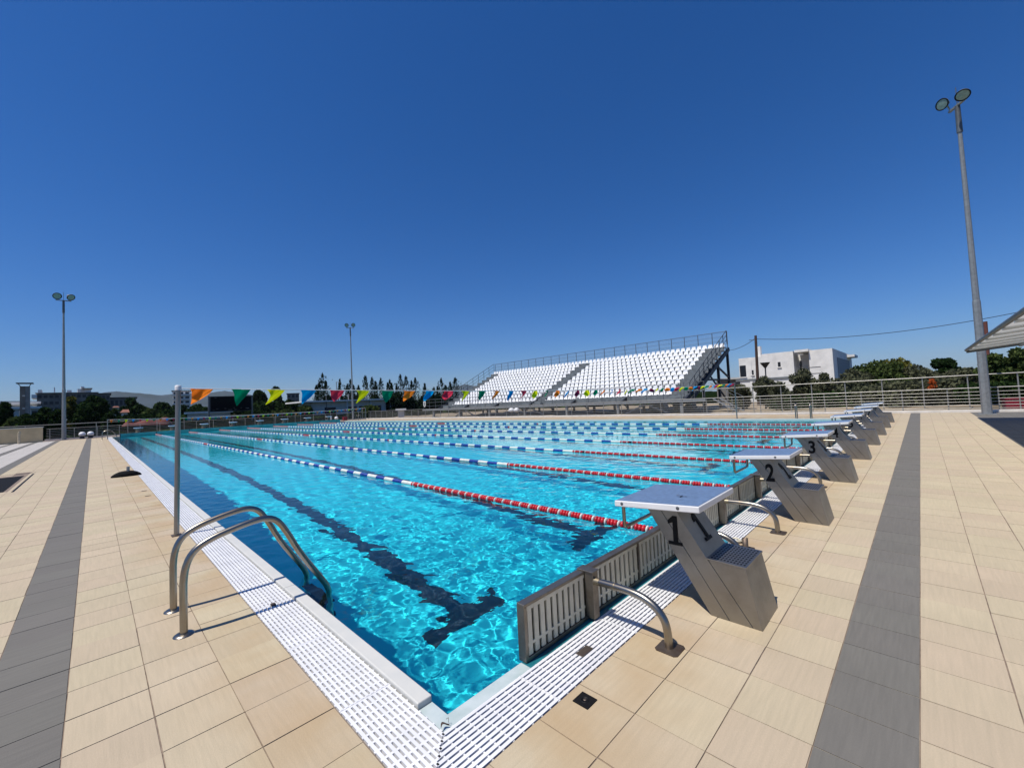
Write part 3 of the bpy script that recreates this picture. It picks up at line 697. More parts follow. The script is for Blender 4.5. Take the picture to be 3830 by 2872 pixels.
# ================= fences
def fence_line(label,p,axis_,a0,a1,step,rails,rpost,rrail,htop,mat='railst',first=None,postw=None):
    """p = fixed coordinate; runs along axis_"""
    t=thing('railing',label,'railing',(p,a0,0) if axis_=='y' else (a0,p,0))
    def pt(a,z,off=0): return (off,a-a0,z) if axis_=='y' else (a-a0,off,z)
    for z,r in rails:
        s=MB(); s.tube([pt(a0,z),pt(a1,z)],r,8); part('rail',s,M[mat],t)
    b_=MB(); b_.tube([(0,0,.0),(0,0,htop)],rpost,8); pm=b_.mesh('post',M['galv_d' if mat=='galv' and False else mat]); a=first if first is not None else a0
    while a<=a1: link('post',pm,t,pt(a,0,.045 if axis_=='y' else .045)); a+=step
    return t
RL=[(1.03,.021),(.86,.0125),(.71,.0125),(.565,.0125),(.43,.0125),(.295,.0125),(.16,.0125)]
fence_line('long low steel railing with six thin bars in front of the grandstand',22.62,'y',-10.6,52.9,1.4835,RL,.024,.02,1.01,'railst',-10.0)
fence_line('long low steel railing with six thin bars behind the far end of the pool',53.08,'x',-7.1,22.5,1.485,[(z*.97,r) for z,r in RL],.024,.02,.98,'railst',-6.9)
fence_line('taller railing with a single high handrail behind the low railing, before the olive trees',24.4,'y',-12,9.2,1.495,[(1.60,.025)],.025,.02,1.6,'railst',-10.8)
fence_line('upper railing with a single high handrail behind the far end railing',54.2,'x',-16,22.5,2.2,[(1.37,.03)],.03,.02,1.37,'railst',-15)
# ================= floodlight masts
def mast(loc,h,label,aim,rb=.15,rt=.055,arm=1.7,sc_=1.0,arm_rot=0,off=.1):
    t=thing('floodlight_mast',label,'floodlight mast',loc,'floodlight masts around the pool')
    n=8; s=MB(); s.tube([(0,0,0),(0,0,h*.36),(0,0,h*.361),(0,0,h)],[rb,rb*.78,rb*.68,rt],n,True,False); part('pole',s,M['galv'],t)
    s=MB(); s.box(-.24,.24,-.24,.24,0,.03); part('base_plate',s,M['galv'],t)
    s=MB(); s.tube([(0,0,h*.91),(0,0,h-.02)],[rt*1.55,rt*1.35],n); part('mast_head',s,M['galv_d'],t)
    ca,sa=math.cos(arm_rot),math.sin(arm_rot); A=Vector((ca,sa,0))
    s=MB(); s.obox(-A*arm/2+Vector((0,0,h)),A*arm/2+Vector((0,0,h)),.09,.07); part('cross_arm',s,M['galv'],t)
    s=MB(); s.tube([(0,0,h),(0,0,h+.75)],.014,5); part('lightning_rod',s,M['galv_d'],t)
    for k,u in enumerate((-1,1)):
        d=Vector(aim[k]).normalized(); c=A*(u*arm*.42)+Vector((0,0,h+.38))+d*off
        q=d.to_track_quat('Z','Y').to_matrix().to_4x4(); q.translation=c
        def L2(prof,mt,nm,par):
            b_=MB(); b_.lathe([(r*sc_,z*sc_) for r,z in prof],(0,0,0),20); me=b_.mesh(nm,mt); me.transform(q); o=link(nm,me,par); return o
        lamp=L2([(0,-.52),(.10,-.52),(.13,-.48),(.14,-.30),(.25,-.20),(.36,-.06),(.37,.0)],M['galv_m'],'lamp_housing',t)
        L2([(.31,.004),(.375,-.002),(.385,.03),(.37,.05),(.315,.035),(.31,.004)],M['black'],'lamp_rim',lamp)
        L2([(.312,.02),(0,.035)],M['lens'],'lamp_lens',lamp)
        b_=MB(); b_.tube([A*(u*arm*.42)+Vector((0,0,h)),c-d*.2],.03,6); part('bracket',b_,M['galv'],t)
    return t
mast((20.55,-3.55,0),12.55,'tall tapering floodlight mast with two round lamps at the right, beside the canopy',[(-1,.75,-.35),(-1,.2,-1.15)],.15,.06,.85,.60,math.radians(210),.40)
mast((-6.0,51.5,0),12.25,'tall floodlight mast with two round lamps at the far left corner of the deck',[(.25,-1,-.5),(.7,-1,-.75)],.15,.055,.95,.78,0)
mast((20.3,52.6,0),12.45,'distant floodlight mast with two round lamps behind the far right corner of the pool',[(-.75,-1,-.5),(-.6,-1,-.35)],.15,.06,1.0,.68,math.radians(-35))
# ================= grandstand
GS=thing('grandstand','steel grandstand with rows of white plastic seats along the far side of the pool','grandstand',(24.1,9.95,0))
gx,gy=24.1,9.95; YA,YB=9.95,39.55
def gp(name,mb,m,label=None,parent=None,kind=None,bev=0): return part(name,mb,m,parent or GS,label,bev,None,kind)
def gb(mb,x0,x1,y0,y1,z0,z1): mb.box(x0-gx,x1-gx,y0-gy,y1-gy,z0,z1)
fr=lambda i: 25.55+.815*(i-1) if i>0 else 24.1
zz=lambda i: .98+.383*i
for i in range(12):
    s=MB(); gb(s,fr(i),fr(i+1)+.03,YA,YB,zz(i)-.05,zz(i)); 
    gp('terrace_plank',s,M['galv_m'])
    if i: s=MB(); gb(s,fr(i),fr(i)+.02,YA,YB,zz(i-1)+.001,zz(i)-.051); gp('riser_plate',s,M['galv_m'])
s=MB(); gb(s,24.06,24.099,YA-1.6,YB+2.1,.80,.99); gp('front_beam',s,M['galv'])
s=MB(); gb(s,24.1,25.56,YA-1.6,YA-.001,.93,.979); gp('landing',s,M['galv_m']); s=MB(); gb(s,24.1,25.56,YB+.001,YB+2.1,.93,.979); gp('landing',s,M['galv_m'])
# seats
sb=MB()
prof=[(-.02,.035),(.06,.05),(.30,.03),(.36,.06),(.40,.20),(.435,.37)]; wid=[.36,.395,.395,.385,.37,.29]
vs=[]
for (x,z),w in zip(prof,wid): 
    for u,dx,dz in ((-.5,-.012,.0),(-.40,0,-.004),(0,.018,-.010),(.40,0,-.004),(.5,-.012,.0)): vs.append((x+(dx if x>.3 else 0),u*w,z+(dz if x<.3 else 0)+(.0 if abs(u)<.5 else -.012 if x>.42 else .012 if x<.3 else 0)))
fs=[]
for i in range(5):
    for k in range(4): a=i*5+k; fs.append((a,a+1,a+6,a+5))
sb.add(vs,fs,True)
th=[(x+(.018 if j//5>=2 else 0),y,z-(.03 if j//5<3 else 0)) for j,(x,y,z) in enumerate(vs)]
sb.add(th,[f[::-1] for f in fs],True)
m_=len(vs)
sb.add([vs[0],vs[1],vs[2],vs[3],vs[4],th[0],th[1],th[2],th[3],th[4]],[(i,i+5,i+6,i+1) for i in range(4)])
sb.add([vs[i*5] for i in range(6)]+[th[i*5] for i in range(6)],[(i,i+1,i+7,i+6) for i in range(5)])
sb.add([vs[i*5+4] for i in range(6)]+[th[i*5+4] for i in range(6)],[(i,i+6,i+7,i+1) for i in range(5)])
sb.add([vs[25+i] for i in range(5)]+[th[25+i] for i in range(5)],[(i,i+1,i+6,i+5) for i in range(4)])
seatme=sb.mesh('seat',M['seat'])
SP=[]
for r in range(11):
    x=fr(r+1)+.02; z=zz(r+1)+.001; ys=[]
    if r<10:
        y=11.35+.24
        while y<23.5: ys.append(y); y+=.482
        y=24.95
        while y<37.7: ys.append(y); y+=.482
    else:
        y=10.25
        while y<39.4: ys.append(y); y+=.482
    for y in ys: SP.append((x,y,z))
SP.sort(key=lambda p:(Vector(p)-CAM).length)
for p in SP[:298]: link('seat',seatme,GS,(p[0]-gx,p[1]-gy,p[2]))
s=MB()
for p in SP[298:]: s.add([(v[0]+p[0]-gx,v[1]+p[1]-gy,v[2]+p[2]) for v in sb.v],sb.f,True)
o=gp('seat',s,M['seat'],kind='stuff')
s=MB()   # seat feet
for p in SP: gb(s,p[0]+.10,p[0]+.30,p[1]-.03,p[1]+.03,p[2],p[2]+.035)
gp('seat_foot',s,M['galv_d'],kind='stuff')
for r in range(11):    # half steps in the three aisles
    for (a,e) in ((10.25,11.25),(23.62,24.62),(37.95,39.0)):
        if r==10: continue
        s=MB(); gb(s,fr(r+1)-.36,fr(r+1)-.002,a,e,zz(r)+.0,zz(r)+.19); gp('aisle_step',s,M['galv_m'])
# supports
for k in range(7):
    y=YA+.06+k*4.92
    for x,h in ((24.25,.79),(28.4,zz(3)+.05),(32.0,zz(8)-.35),(34.55,zz(11)-.1)):
        s=MB(); gb(s,x-.09,x+.09,y-.09,y+.09,-.5,h); gp('column',s,M['galv'] if x<25 else M['blackst'])
    s=MB(); s.obox((24.3-gx,y-gy,.70),(34.5-gx,y-gy,zz(11)-.32),.14,.22); gp('raking_beam',s,M['blackst'])
    s=MB(); s.obox((34.5-gx,y-gy,.2),(29.5-gx,y-gy,zz(5)+.1),.10,.10); gp('brace',s,M['blackst'])
    s=MB(); s.obox((34.5-gx,y-gy,zz(5)-.3),(31.2-gx,y-gy,zz(8)-.35),.12,.12); gp('brace',s,M['blackst'])
    s=MB(); gb(s,28.4,34.5,y-.06,y+.06,2.30,2.45); gp('cross_beam',s,M['blackst'])
for k in (0,2,4):
    y0=YA+.06+(k+1)*4.92 if k else YA+.06; y0=YA+.1+[0.9,12.5,22.2][k//2]; 
    for a,e in (((y0,.0),(y0+1.55,.62)),((y0+3.7,.0),(y0+2.15,.62))):
        s=MB(); s.obox((24.6-gx,a[0]-gy,a[1]),(24.6-gx,e[0]-gy,e[1]),.10,.10,(1,0,0)); gp('brace',s,M['galv'])
    s=MB(); gb(s,24.53,24.67,y0+1.3,y0+2.4,.60,.72); gp('brace',s,M['galv'])
s=MB(); gb(s,24.3,34.5,YA+.01,YB,.80,.86); 
# back guard rail with netting
bx=34.62; n=24; st=(YB-YA)/n; ztop=6.62
pm=MB(); pm.tube([(0,0,zz(11)-.3),(0,0,ztop)],.028,6); pm=pm.mesh('post',M['galv_d'])
for k in range(n+1): link('guard_post',pm,GS,(bx-gx,YA+k*st-gy,0))
for z,r in ((ztop,.022),(ztop-.42,.010),(ztop-.80,.010),(ztop-1.1,.010)):
    s=MB(); s.tube([(bx-gx,0,z),(bx-gx,YB-gy,z)],r,6); gp('guard_rail',s,M['galv_d'])
s=MB(); s.quad((bx+.03-gx,0,zz(11)),(bx+.03-gx,YB-gy,zz(11)),(bx+.03-gx,YB-gy,ztop-.02),(bx+.03-gx,0,ztop-.02)); gp('netting',s,M['netting'])
# front guard
def guard(x,y0,y1,z0,z1,step,rails,mt='galv_d',r=.022):
    pm=MB(); pm.tube([(0,0,z0),(0,0,z1)],r,6); pm=pm.mesh('post',M[mt]); n=max(1,round((y1-y0)/step))
    for k in range(n+1): link('guard_post',pm,GS,(x-gx,y0+(y1-y0)*k/n-gy,0))
    for z in rails: s=MB(); s.tube([(x-gx,y0-gy,z),(x-gx,y1-gy,z)],r*.9,6); gp('guard_rail',s,M[mt])
guard(24.16,9.97,YB+2.0,.98,2.14,1.258,(2.13,1.78,1.36))
guard(24.16,YA-1.55,YA-.2,.98,2.14,.6,(2.14,1.55))
s=MB()
def slopeguard(y,mt,n,x0,z0,x1,z1,hh=1.15):
    for k in range(n+1):
        x=x0+(x1-x0)*k/n; z=z0+(z1-z0)*k/n; s=MB(); s.tube([(x-gx,y-gy,z),(x-gx,y-gy,z+hh)],.026,6); gp('guard_post',s,M[mt])
    for h in (hh,hh*.66,hh*.33): s=MB(); s.tube([(x0-gx,y-gy,z0+h),(x1-gx,y-gy,z1+h)],.026 if h==hh else .018,6); gp('guard_rail',s,M[mt])
slopeguard(YA-.02,'blackst',9,25.7,zz(0)+.05,34.4,zz(11)+.3); slopeguard(YB+.03,'blackst',9,25.7,zz(0)+.05,34.4,zz(11)+.3)
for y in (YA-.09,YB+.09):
    s=MB(); s.obox((25.5-gx,y-gy,.85),(34.6-gx,y-gy,zz(11)-.15),.10,.30); gp('stringer',s,M['blackst'])
# access stair down at the near end
for q in (YA-1.5,YA-.15):
    pass
for a in (0,1):
    x=25.5+a*1.3; s=MB(); s.obox((x-gx,YA-1.6-gy,.93),(x-gx,YA-3.2-gy,-.05),.06,.2,(1,0,0)); gp('stair_stringer',s,M['galv'])
    s=MB(); s.tube([(x-gx,YA-1.5-gy,2.0),(x-gx,YA-3.1-gy,1.0)],.022,6); s.tube([(x-gx,YA-3.1-gy,.0),(x-gx,YA-3.1-gy,1.0)],.022,6); gp('guard_rail',s,M['galv_d'])
for k in range(5): s=MB(); gb(s,25.5,26.8,YA-1.9-.32*k,YA-1.62-.32*k,.76-.19*k,.79-.19*k); gp('stair_tread',s,M['galv_m'])
s=MB(); gb(s,25.5,27.2,YA-1.6,YA-.15,.90,.97); gp('landing',s,M['blackst'])
# lifebuoy-like white plaque on the left end
pl=thing('sign_plaque','small white shield shaped plaque on the left end of the grandstand railing','sign',(24.05,YB+1.55,1.35))
s=MB(); s.prismx([(-.26,.62),(.26,.62),(.26,.12),(0,-.12),(-.26,.12)],-.03,-.01); part('plate',s,M['white_wall'],pl)
s=MB(); s.prismx([(-.12,.45),(.10,.50),(.05,.25),(.12,.15),(-.05,.05),(-.10,.22)],-.034,-.0302); part('emblem',s,M['galv_d'],pl)
# pale storage items below the stand
for j,(y,w,h,lab) in enumerate(((13.3,1.6,.9,'pale rounded plastic tank under the right part of the grandstand'),(11.1,.6,1.15,'upright pale wedge shaped board under the right end of the grandstand'),(12.2,.5,.75,'short pale board leaning under the right end of the grandstand'))):
    t=thing('storage_item',lab,'storage',(29.5,y,0)); s=MB(); s.prismx([(0,0),(w,0),(w*.92,h*.8),(w*.6,h),(w*.2,h)],-.4,.4); part('body',s,M['concd'] if j else M['white_wall'],t,bev=.05)
for j,(y,x) in enumerate(((25.2,23.6),(25.9,23.6))):
    t=thing('dome_vent','silver dome on a short post below the grandstand, %s of the pair'%('right' if j==0 else 'left'),'dome vent',(x,y,0),'silver dome vents')
    s=MB(); s.lathe([(0,.82),(.14,.80),(.25,.72),(.30,.60),(.28,.47),(.1,.42),(0,.42)],(0,0,0),14); part('dome',s,M['white_pl'],t); s=MB(); s.tube([(0,0,0),(0,0,.45)],.05,8); part('foot',s,M['galv_d'],t)
for j,(x,y,lab) in enumerate(((-4.91,51.9,'white dome lid on a dark foot near the left floodlight mast, left one of two'),(-4.38,51.9,'white dome lid on a dark foot near the left floodlight mast, right one of two'),(17.1,52.2,'left white dome lid of the pair behind the far right pool corner'),(17.9,52.2,'right white dome lid of the pair behind the far right pool corner'))):
    t=thing('dome_vent',lab,'dome vent',(x,y,0)); s=MB(); s.lathe([(0,.60),(.12,.58),(.2,.50),(.23,.38),(.2,.24),(0,.24)],(0,0,0),14); part('dome',s,M['white_pl'],t); s=MB(); s.lathe([(.14,.24),(.18,.0)],(0,0,0),10); part('foot',s,M['blackst'],t)
# ================= canopy at the right
cn=thing('shade_canopy','grey arched sheet canopy with curved ribs reaching in from the right','canopy',(17.3,-2.97,0))
def arch(u):   # u metres inward from the eave
    return 2.44+(.55 if u<99 else 0)*math.sin(min(u,9)/9*math.pi/2)
xa,xb=0.0,-16.3
for k in range(21):           # corrugated sheets, laid across the ribs
    x0=-k*.78; x1=x0-.77; s=MB(); n=16
    vs=[];fs=[]; m2=8
    for i in range(n+1):
        u=6.2*i/n; z=arch(u)
        for j in range(m2+1): vs.append((x0+(x1-x0)*j/m2,-u,z+.012*(j%2)))
    for i in range(n):
        for j in range(m2): a=i*(m2+1)+j; fs.append((a,a+1,a+m2+2,a+m2+1))
    s.add(vs,fs); part('roof_sheet',s,M['canopy'],cn)
s=MB(); s.tube([(.05,0,2.44),(xb,0,2.44)],.045,8); part('eave_pipe',s,M['galv_d'],cn)
for k in range(12):
    x=-1.48*k; s=MB(); s.tube([(x,-6.2*i/14,arch(6.2*i/14)-.06) for i in range(15)],.03 if k else .045,8); part('rib',s,M['plat_w'] if k else M['galv_d'],cn)
for u in (1.2,2.6,4.2): s=MB(); s.obox((.0,-u,arch(u)-.11),(xb,-u,arch(u)-.11),.06,.06); part('purlin',s,M['galv'],cn)
for x in (-.3,-5.3,-10.3,-15.5): s=MB(); s.tube([(x,-5.9,0),(x,-5.9,arch(5.9)-.1)],.08,10); part('post',s,M['galv_d'],cn)
# ================= things behind the right-hand railing
rb=thing('storage_box','dark red plastic storage box behind the railing at the right','box',(24.9,-4.65,0))
s=MB(); s.box(-.3,.3,-.38,.30,.0,.40); part('body',s,M['maroon'],rb,bev=.02); s=MB(); s.box(-.33,.33,-.41,.33,.401,.50); part('lid',s,M['maroon'],rb,bev=.02)
up=thing('utility_pole','brown wooden utility pole carrying a black cable beside the grandstand','utility pole',(at(2835,1470,44).x,at(2835,1470,44).y,-.6))
ptop=at(2826,1255,44.0); s=MB(); s.tube([(0,0,0),(ptop.x-up.location.x,ptop.y-up.location.y,ptop.z+.6)],[.15,.105],10); part('pole',s,M['wood'],up)
s=MB(); s.obox((0,-.0,ptop.z+.2),(-.0,.4,ptop.z+.25),.05,.05); part('bracket',s,M['galv_d'],up)
up2=thing('utility_pole','reddish brown pole top rising behind the right floodlight mast and canopy','utility pole',(at(3697,1400,36).x,at(3697,1400,36).y,-.6))
p2=at(3685,1203,36.); s=MB(); s.tube([(0,0,0),(p2.x-up2.location.x,p2.y-up2.location.y,p2.z+.6)],.085,10); part('pole',s,vary('red_brown_pole',(.16,.05,.035),.8,nscale=3),up2)
a=at(2822,1268,44); e=at(3885,1152,46); c_=at(2715,1310,60); cab=thing('overhead_cable','thin black overhead cable sagging from the utility pole to the right','cable',(a.x,a.y,0))
s=MB(); P_=[a.lerp(e,i/24)+Vector((0,0,-1.35*4*(i/24)*(1-i/24)*.5)) for i in range(25)]; s.tube([p-Vector((a.x,a.y,0)) for p in P_],.022,5); part('cable',s,M['black'],cab)
s=MB(); P_=[a.lerp(c_,i/10)+Vector((0,0,-.3*4*(i/10)*(1-i/10))) for i in range(11)]; s.tube([p-Vector((a.x,a.y,0)) for p in P_],.022,5); part('cable',s,M['black'],cab)
up3=thing('utility_pole','brown wooden pole at the far end of the overhead cable beyond the canopy','utility pole',(e.x,e.y,-.6)); s=MB(); s.tube([(0,0,0),(0,0,e.z+1.0)],[.15,.11],10); part('pole',s,M['wood'],up3)
lp=at(2865,1440,40); lt=at(2861,1357,40.); ln_=thing('street_lamp','dark street lamp with a funnel shaped shade in front of the concrete house','street lamp',(lp.x,lp.y,-.6)); h=lt.z+.6
s=MB(); s.tube([(0,0,0),(lt.x-lp.x,lt.y-lp.y,h-.45)],.05,8); part('pole',s,M['blackst'],ln_)
s=MB(); s.lathe([(.05,-.45),(.36,0),(.38,.02)],(lt.x-lp.x,lt.y-lp.y,h),14); part('shade',s,M['blackst'],ln_); s=MB(); s.lathe([(.37,.021),(.2,.06),(0,.08)],(lt.x-lp.x,lt.y-lp.y,h),14); part('lid',s,M['white_wall'],ln_)
# ================= unfinished concrete house
hx=60.0
def onX(px,py,x=hx):
    d=CF+CR*((px-1915)/F0)-CU*((py-1436)/F0); return CAM+d*((x-CAM.x)/d.x)
def D_(a,b_): return (2600+a/3.16,1200+b_/3.16)
HO=thing('concrete_house','unfinished two storey house of bare pale concrete behind the olive trees','house',(hx,0,0))
def face(x0p,x1p,zt_,zb_,name,depth,parent=HO,x=hx,m='conc',th_=0):
    y0=onX(*x0p,x).y; y1=onX(*x1p,x).y; s=MB(); s.box(x-hx+th_,x-hx+depth,min(y0,y1),max(y0,y1),zb_,zt_); return part(name,s,M[m],parent)
zt1=onX(*D_(1110,380)).z; zt2=onX(*D_(480,455)).z; zt3=onX(*D_(1590,325)).z; zm=onX(*D_(480,670)).z
w1=face(D_(480,0),D_(1125,0),zt2+.05,-.8,'wall',9)
face(D_(750,0),D_(1125,0),zt2+.35,zt2+.051,'parapet',9,x=hx+.004)
w2=face(D_(1310,0),D_(1592,0),zt3,-.8,'wall',20)
w3=face(D_(1126,0),D_(1309,0),zt1-.2,-.8,'wall',20,x=hx+3)
face(D_(1140,0),D_(1309,0),zt1+.25,zt1-.05,'roof_slab',6,x=hx-.5)
# shaded side wall opening and roof slab beyond
y_s=onX(*D_(1592,0)).y
s=MB(); s.box(3.5,16.5,y_s-.04,y_s-.002,2.2,zt3-1.0); part('window',s,vary('grey_window_board',(.16,.17,.20),.6),w2)
s=MB(); s.box(14,18.5,y_s-.9,y_s-.05,zt3-.55,zt3-.2); part('balcony_slab',s,M['conc'],HO)
def win(x0,x1,z0_,z1_,par=None,x=hx,fr_=True):
    a=onX(*D_(x0,z0_),x); b_=onX(*D_(x1,z1_),x); y0,y1=min(a.y,b_.y),max(a.y,b_.y); z0,z1=min(a.z,b_.z),max(a.z,b_.z)
    s=MB(); s.box(x-hx-.012,x-hx+.0,y0,y1,z0,z1); o=part('window',s,M['void'],par or w1)
    s=MB(); s.box(x-hx-.12,x-hx-.014,y0-.08,y1+.08,z0-.12,z0-.001); part('sill',s,M['conc'],o)
win(535,597,665,525); win(665,690,640,582); win(980,1008,545,485); win(480,545,830,755); win(1000,1027,760,722)
win(1243,1258,612,470,w3,hx+3)
for (a0,a1,zz_) in ((435,1112,690),):
    p=onX(*D_(700,695)).z; s=MB(); s.box(-.10,-.0,onX(*D_(1112,0)).y,onX(*D_(432,0)).y,p-.12,p+.14); part('ledge',s,M['galv_m'],w1)
for xx in (612,1112): y=onX(*D_(xx,0)).y; s=MB(); s.box(-.06,-.001,y-.15,y+.15,-.8,zt2+.0); part('pilaster',s,M['conc'],w1)
for k in range(4): z=zt3-2.2-.8*k; s=MB(); s.box(-.03,-.001,onX(*D_(1440,0)).y,onX(*D_(1312,0)).y,z,z+.06); part('groove',s,M['concd'],w2)
a=onX(*D_(1165,655),hx+2); s=MB(); s.box(1.2,3.0,onX(*D_(1250,0)).y,onX(*D_(1160,0)).y,a.z,a.z+.35); part('balcony_slab',s,M['conc'],w3)
s=MB(); y=onX(*D_(703,0)).y; s.box(.5,1.2,y-.3,y+.35,zt2+.051,zt2+1.5); part('chimney',s,M['conc'],w1)
lw=face(D_(200,0),D_(490,0),zm-.2,-.8,'wall',8,x=hx+1.5,m='concd'); 
s=MB(); s.box(1.0,9,onX(*D_(490,0),hx).y,onX(*D_(190,0),hx).y,zm-.199,zm+.05); part('roof_slab',s,M['white_wall'],HO)
# ================= left wall, tower, far buildings
wl=thing('boundary_wall','low beige rendered wall at the far left edge of the deck','wall',(-16,50.2,0))
s=MB(); s.box(-14,8.85,-.2,.2,-.3,1.2); part('wall_body',s,M['wallbeige'],wl); s=MB(); s.box(-14,8.9,-.24,.24,1.2,1.26); part('coping',s,M['cop'],wl)
pp=thing('vent_pipe','cream bent vent pipe standing in front of the beige wall','pipe',(-8.32,48.9,0)); s=MB(); s.tube(smooth_path([(0,0,0),(0,0,.75),(0,-.02,.86),(.06,-.1,.9)],2),.075,10); part('tube',s,vary('cream_pipe',(.6,.5,.34),.6),pp)
tc_=at(94,1560,62); tw=thing('concrete_tower','square grey concrete tower with a thin flat roof plate behind the beige wall','tower',(tc_.x,tc_.y,-.6))
ht_=at(94,1445,62).z+.6; tk=(at(113,1560,62)-at(76,1560,62)).to_2d().length/1.47; s=MB(); s.box(-.75*tk,.05*tk,-.7*tk,.7*tk,0,ht_); part('shaft',s,M['concd'],tw); s=MB(); s.box(.051*tk,.72*tk,-.6*tk,.7*tk,0,ht_); part('shaft',s,M['galv_m'],tw)
s=MB(); s.box(-1.3*tk,1.25*tk,-1.0*tk,1.2*tk,ht_+.25,ht_+.34); part('roof_plate',s,M['blackst'],tw)
for dx in (-.7*tk,.6*tk): s=MB(); s.tube([(dx,0,ht_),(dx*1.5,0,ht_+.25)],.03,6); part('strut',s,M['galv_d'],tw)
for z in (.35,.62,.83): s=MB(); s.box(-.35*tk,.05*tk,-.7*tk-.1,-.7*tk-.001,ht_*z,ht_*z+.12); part('lamp',s,M['white_wall'],tw)
def building(name,label,cat,x0,x1,ytop,ybase,dist,depth,m,floors=0,cols=0,loc_extra=0,balc=False):
    a=at(x0,ybase,dist); b_=at(x1,ybase,dist); top=at((x0+x1)/2,ytop,dist).z; base=min(-.6,a.z) if ybase>1570 else min(a.z,b_.z)
    c=(a+b_)/2; w=(b_-a).to_2d().length; ang=math.atan2((b_-a).y,(b_-a).x)
    t=thing(name,label,cat,(c.x,c.y,base),None,ang); H=top-base
    s=MB(); s.box(-w/2,w/2,0,depth,0,H); wl_=part('wall',s,M[m],t)
    s=MB(); s.box(-w/2-.3,w/2+.3,-.3,depth,H,H+.25); part('roof',s,M['concd' if m!='white_wall' else 'conc'],t)
    fh=H/max(floors,1)
    for f in range(floors):
        for k in range(cols):
            cx=-w/2+(k+.5)*w/cols; ww=w/cols*.32; z0=fh*f+fh*.30
            s=MB(); s.box(cx-ww,cx+ww,-.03,-.002,z0,z0+fh*.45); part('window',s,M['void'],wl_)
        if balc: s=MB(); s.box(-w/2,w/2,-1.3,-.031,fh*f-.001+.05,fh*f+fh*.28); part('balcony',s,M['conc'],t)
    return t,w,H,depth
ap,w,H,dp=building('apartment_building','long grey weathered apartment block with rooftop sheds behind the left trees','building',138,364,1471,1560,170,14,'concd',4,11)
for (u0,u1,h_) in ((-.49,-.43,2.2),(-.02,.06,1.8),(.16,.40,2.6),(.22,.28,4.2),(-.235,-.22,3.8)):
    s=MB(); s.box(u0*w,u1*w,2,7,H+.251,H+.25+h_*.42); part('rooftop_shed',s,M['conc'],ap)
s=MB(); s.box(.24*w,.42*w,1.0,8,H+1.36,H+1.5); part('shed_roof',s,M['concd'],ap)
for k in range(3): s=MB(); s.box(-.58*w,-.50*w,-1,8,H*.30+k*H*.26,H*.30+k*H*.26+1.0); part('balcony',s,M['conc'],ap)
building('apartment_building','low grey block extending right of the apartment block below the hills','building',364,412,1473,1560,171,12,'concd',3,3)
building('apartment_building','long low dark block with a pale parapet further right, below the hills','building',412,510,1488,1560,173,12,'concd',2,6)
building('apartment_building','tall pale apartment block with balconies behind the flag post','building',646,712,1462,1545,215,12,'conc',5,3,balc=True)
building('apartment_building','small distant grey block above the trees right of the scoreboard','building',1075,1120,1472,1530,240,12,'concd',3,3)
building('shed','small white building with a window left of the concrete tower','building',28,72,1531,1600,75,5,'white_wall',1,1)
building('shed','small white building with a shuttered door right of the concrete tower','building',114,143,1528,1560,76,5,'white_wall',1,1)
for (x0,x1,y0,y1,lab) in ((30,76,1512,1517,'white flat roof edge seen left of the concrete tower'),(114,140,1509,1513,'white flat roof edge seen right of the concrete tower'),(114,186,1551,1560,'pale low parapet wall right of the concrete tower')):
    building('low_wall',lab,'roof edge',x0,x1,y0,y1,80,3,'white_wall')
def roofhouse(x0,x1,y0,y1,dist,label):
    a=at(x0,y1,dist); b_=at(x1,y1,dist); top=at(x0,y0,dist).z; w_=(b_-a).to_2d().length; t=thing('cottage',label,'house',((a+b_)/2).to_tuple()); ang=math.atan2((b_-a).y,(b_-a).x); t.rotation_euler=(0,0,ang)
    t.location.z=-.6; hh=a.z+.6; s=MB(); s.box(-w_*.42,w_*.42,0,6,0,hh); part('wall',s,M['conc'],t)
    tz=top+.6; s=MB(); s.add([(-w_/2,-.6,hh),(w_/2,-.6,hh),(w_/2,7,hh),(-w_/2,7,hh),(-w_*.3,3,tz),(w_*.3,3,tz)],[(0,1,5,4),(1,2,5),(2,3,4,5),(3,0,4),(3,2,1,0)]); part('roof',s,M['roof_t'],t)
roofhouse(448,502,1531,1543,110,'cottage with a terracotta tiled roof among the left trees')
roofhouse(420,447,1518,1524,130,'smaller cottage roof of terracotta above the tiled cottage')
# long red tarpaulin mound
a=at(445,1592,66); b_=at(655,1570,70); t=thing('tarpaulin_mound','long low mound covered in dusty red sheeting behind the far railing','tarpaulin',(a.x,a.y,-.6)); s=MB(); dd=(b_-a); vs=[];fs=[]; n=30
for i in range(n+1):
    u=i/n; p=dd*u; z=(at(445+210*u,1582-24*u,66+4*u).z+.6)*(1+.06*math.sin(u*17))*(.55+.45*min(1,u*8,(1-u)*8)); 
    for k in range(6):
        th=math.pi*k/5; vs.append((p.x,p.y+2.0-2.0*math.cos(th),z*math.sin(th)**.6 if 0<k<5 else 0))
for i in range(n):
    for k in range(5): q=i*6+k; fs.append((q,q+6,q+7,q+1))
s.add(vs,fs,True); part('sheeting',s,M['redbr'],t)
building('low_wall','low white wall seen under the scoreboard','wall',700,862,1545,1563,68,.4,'white_wall')
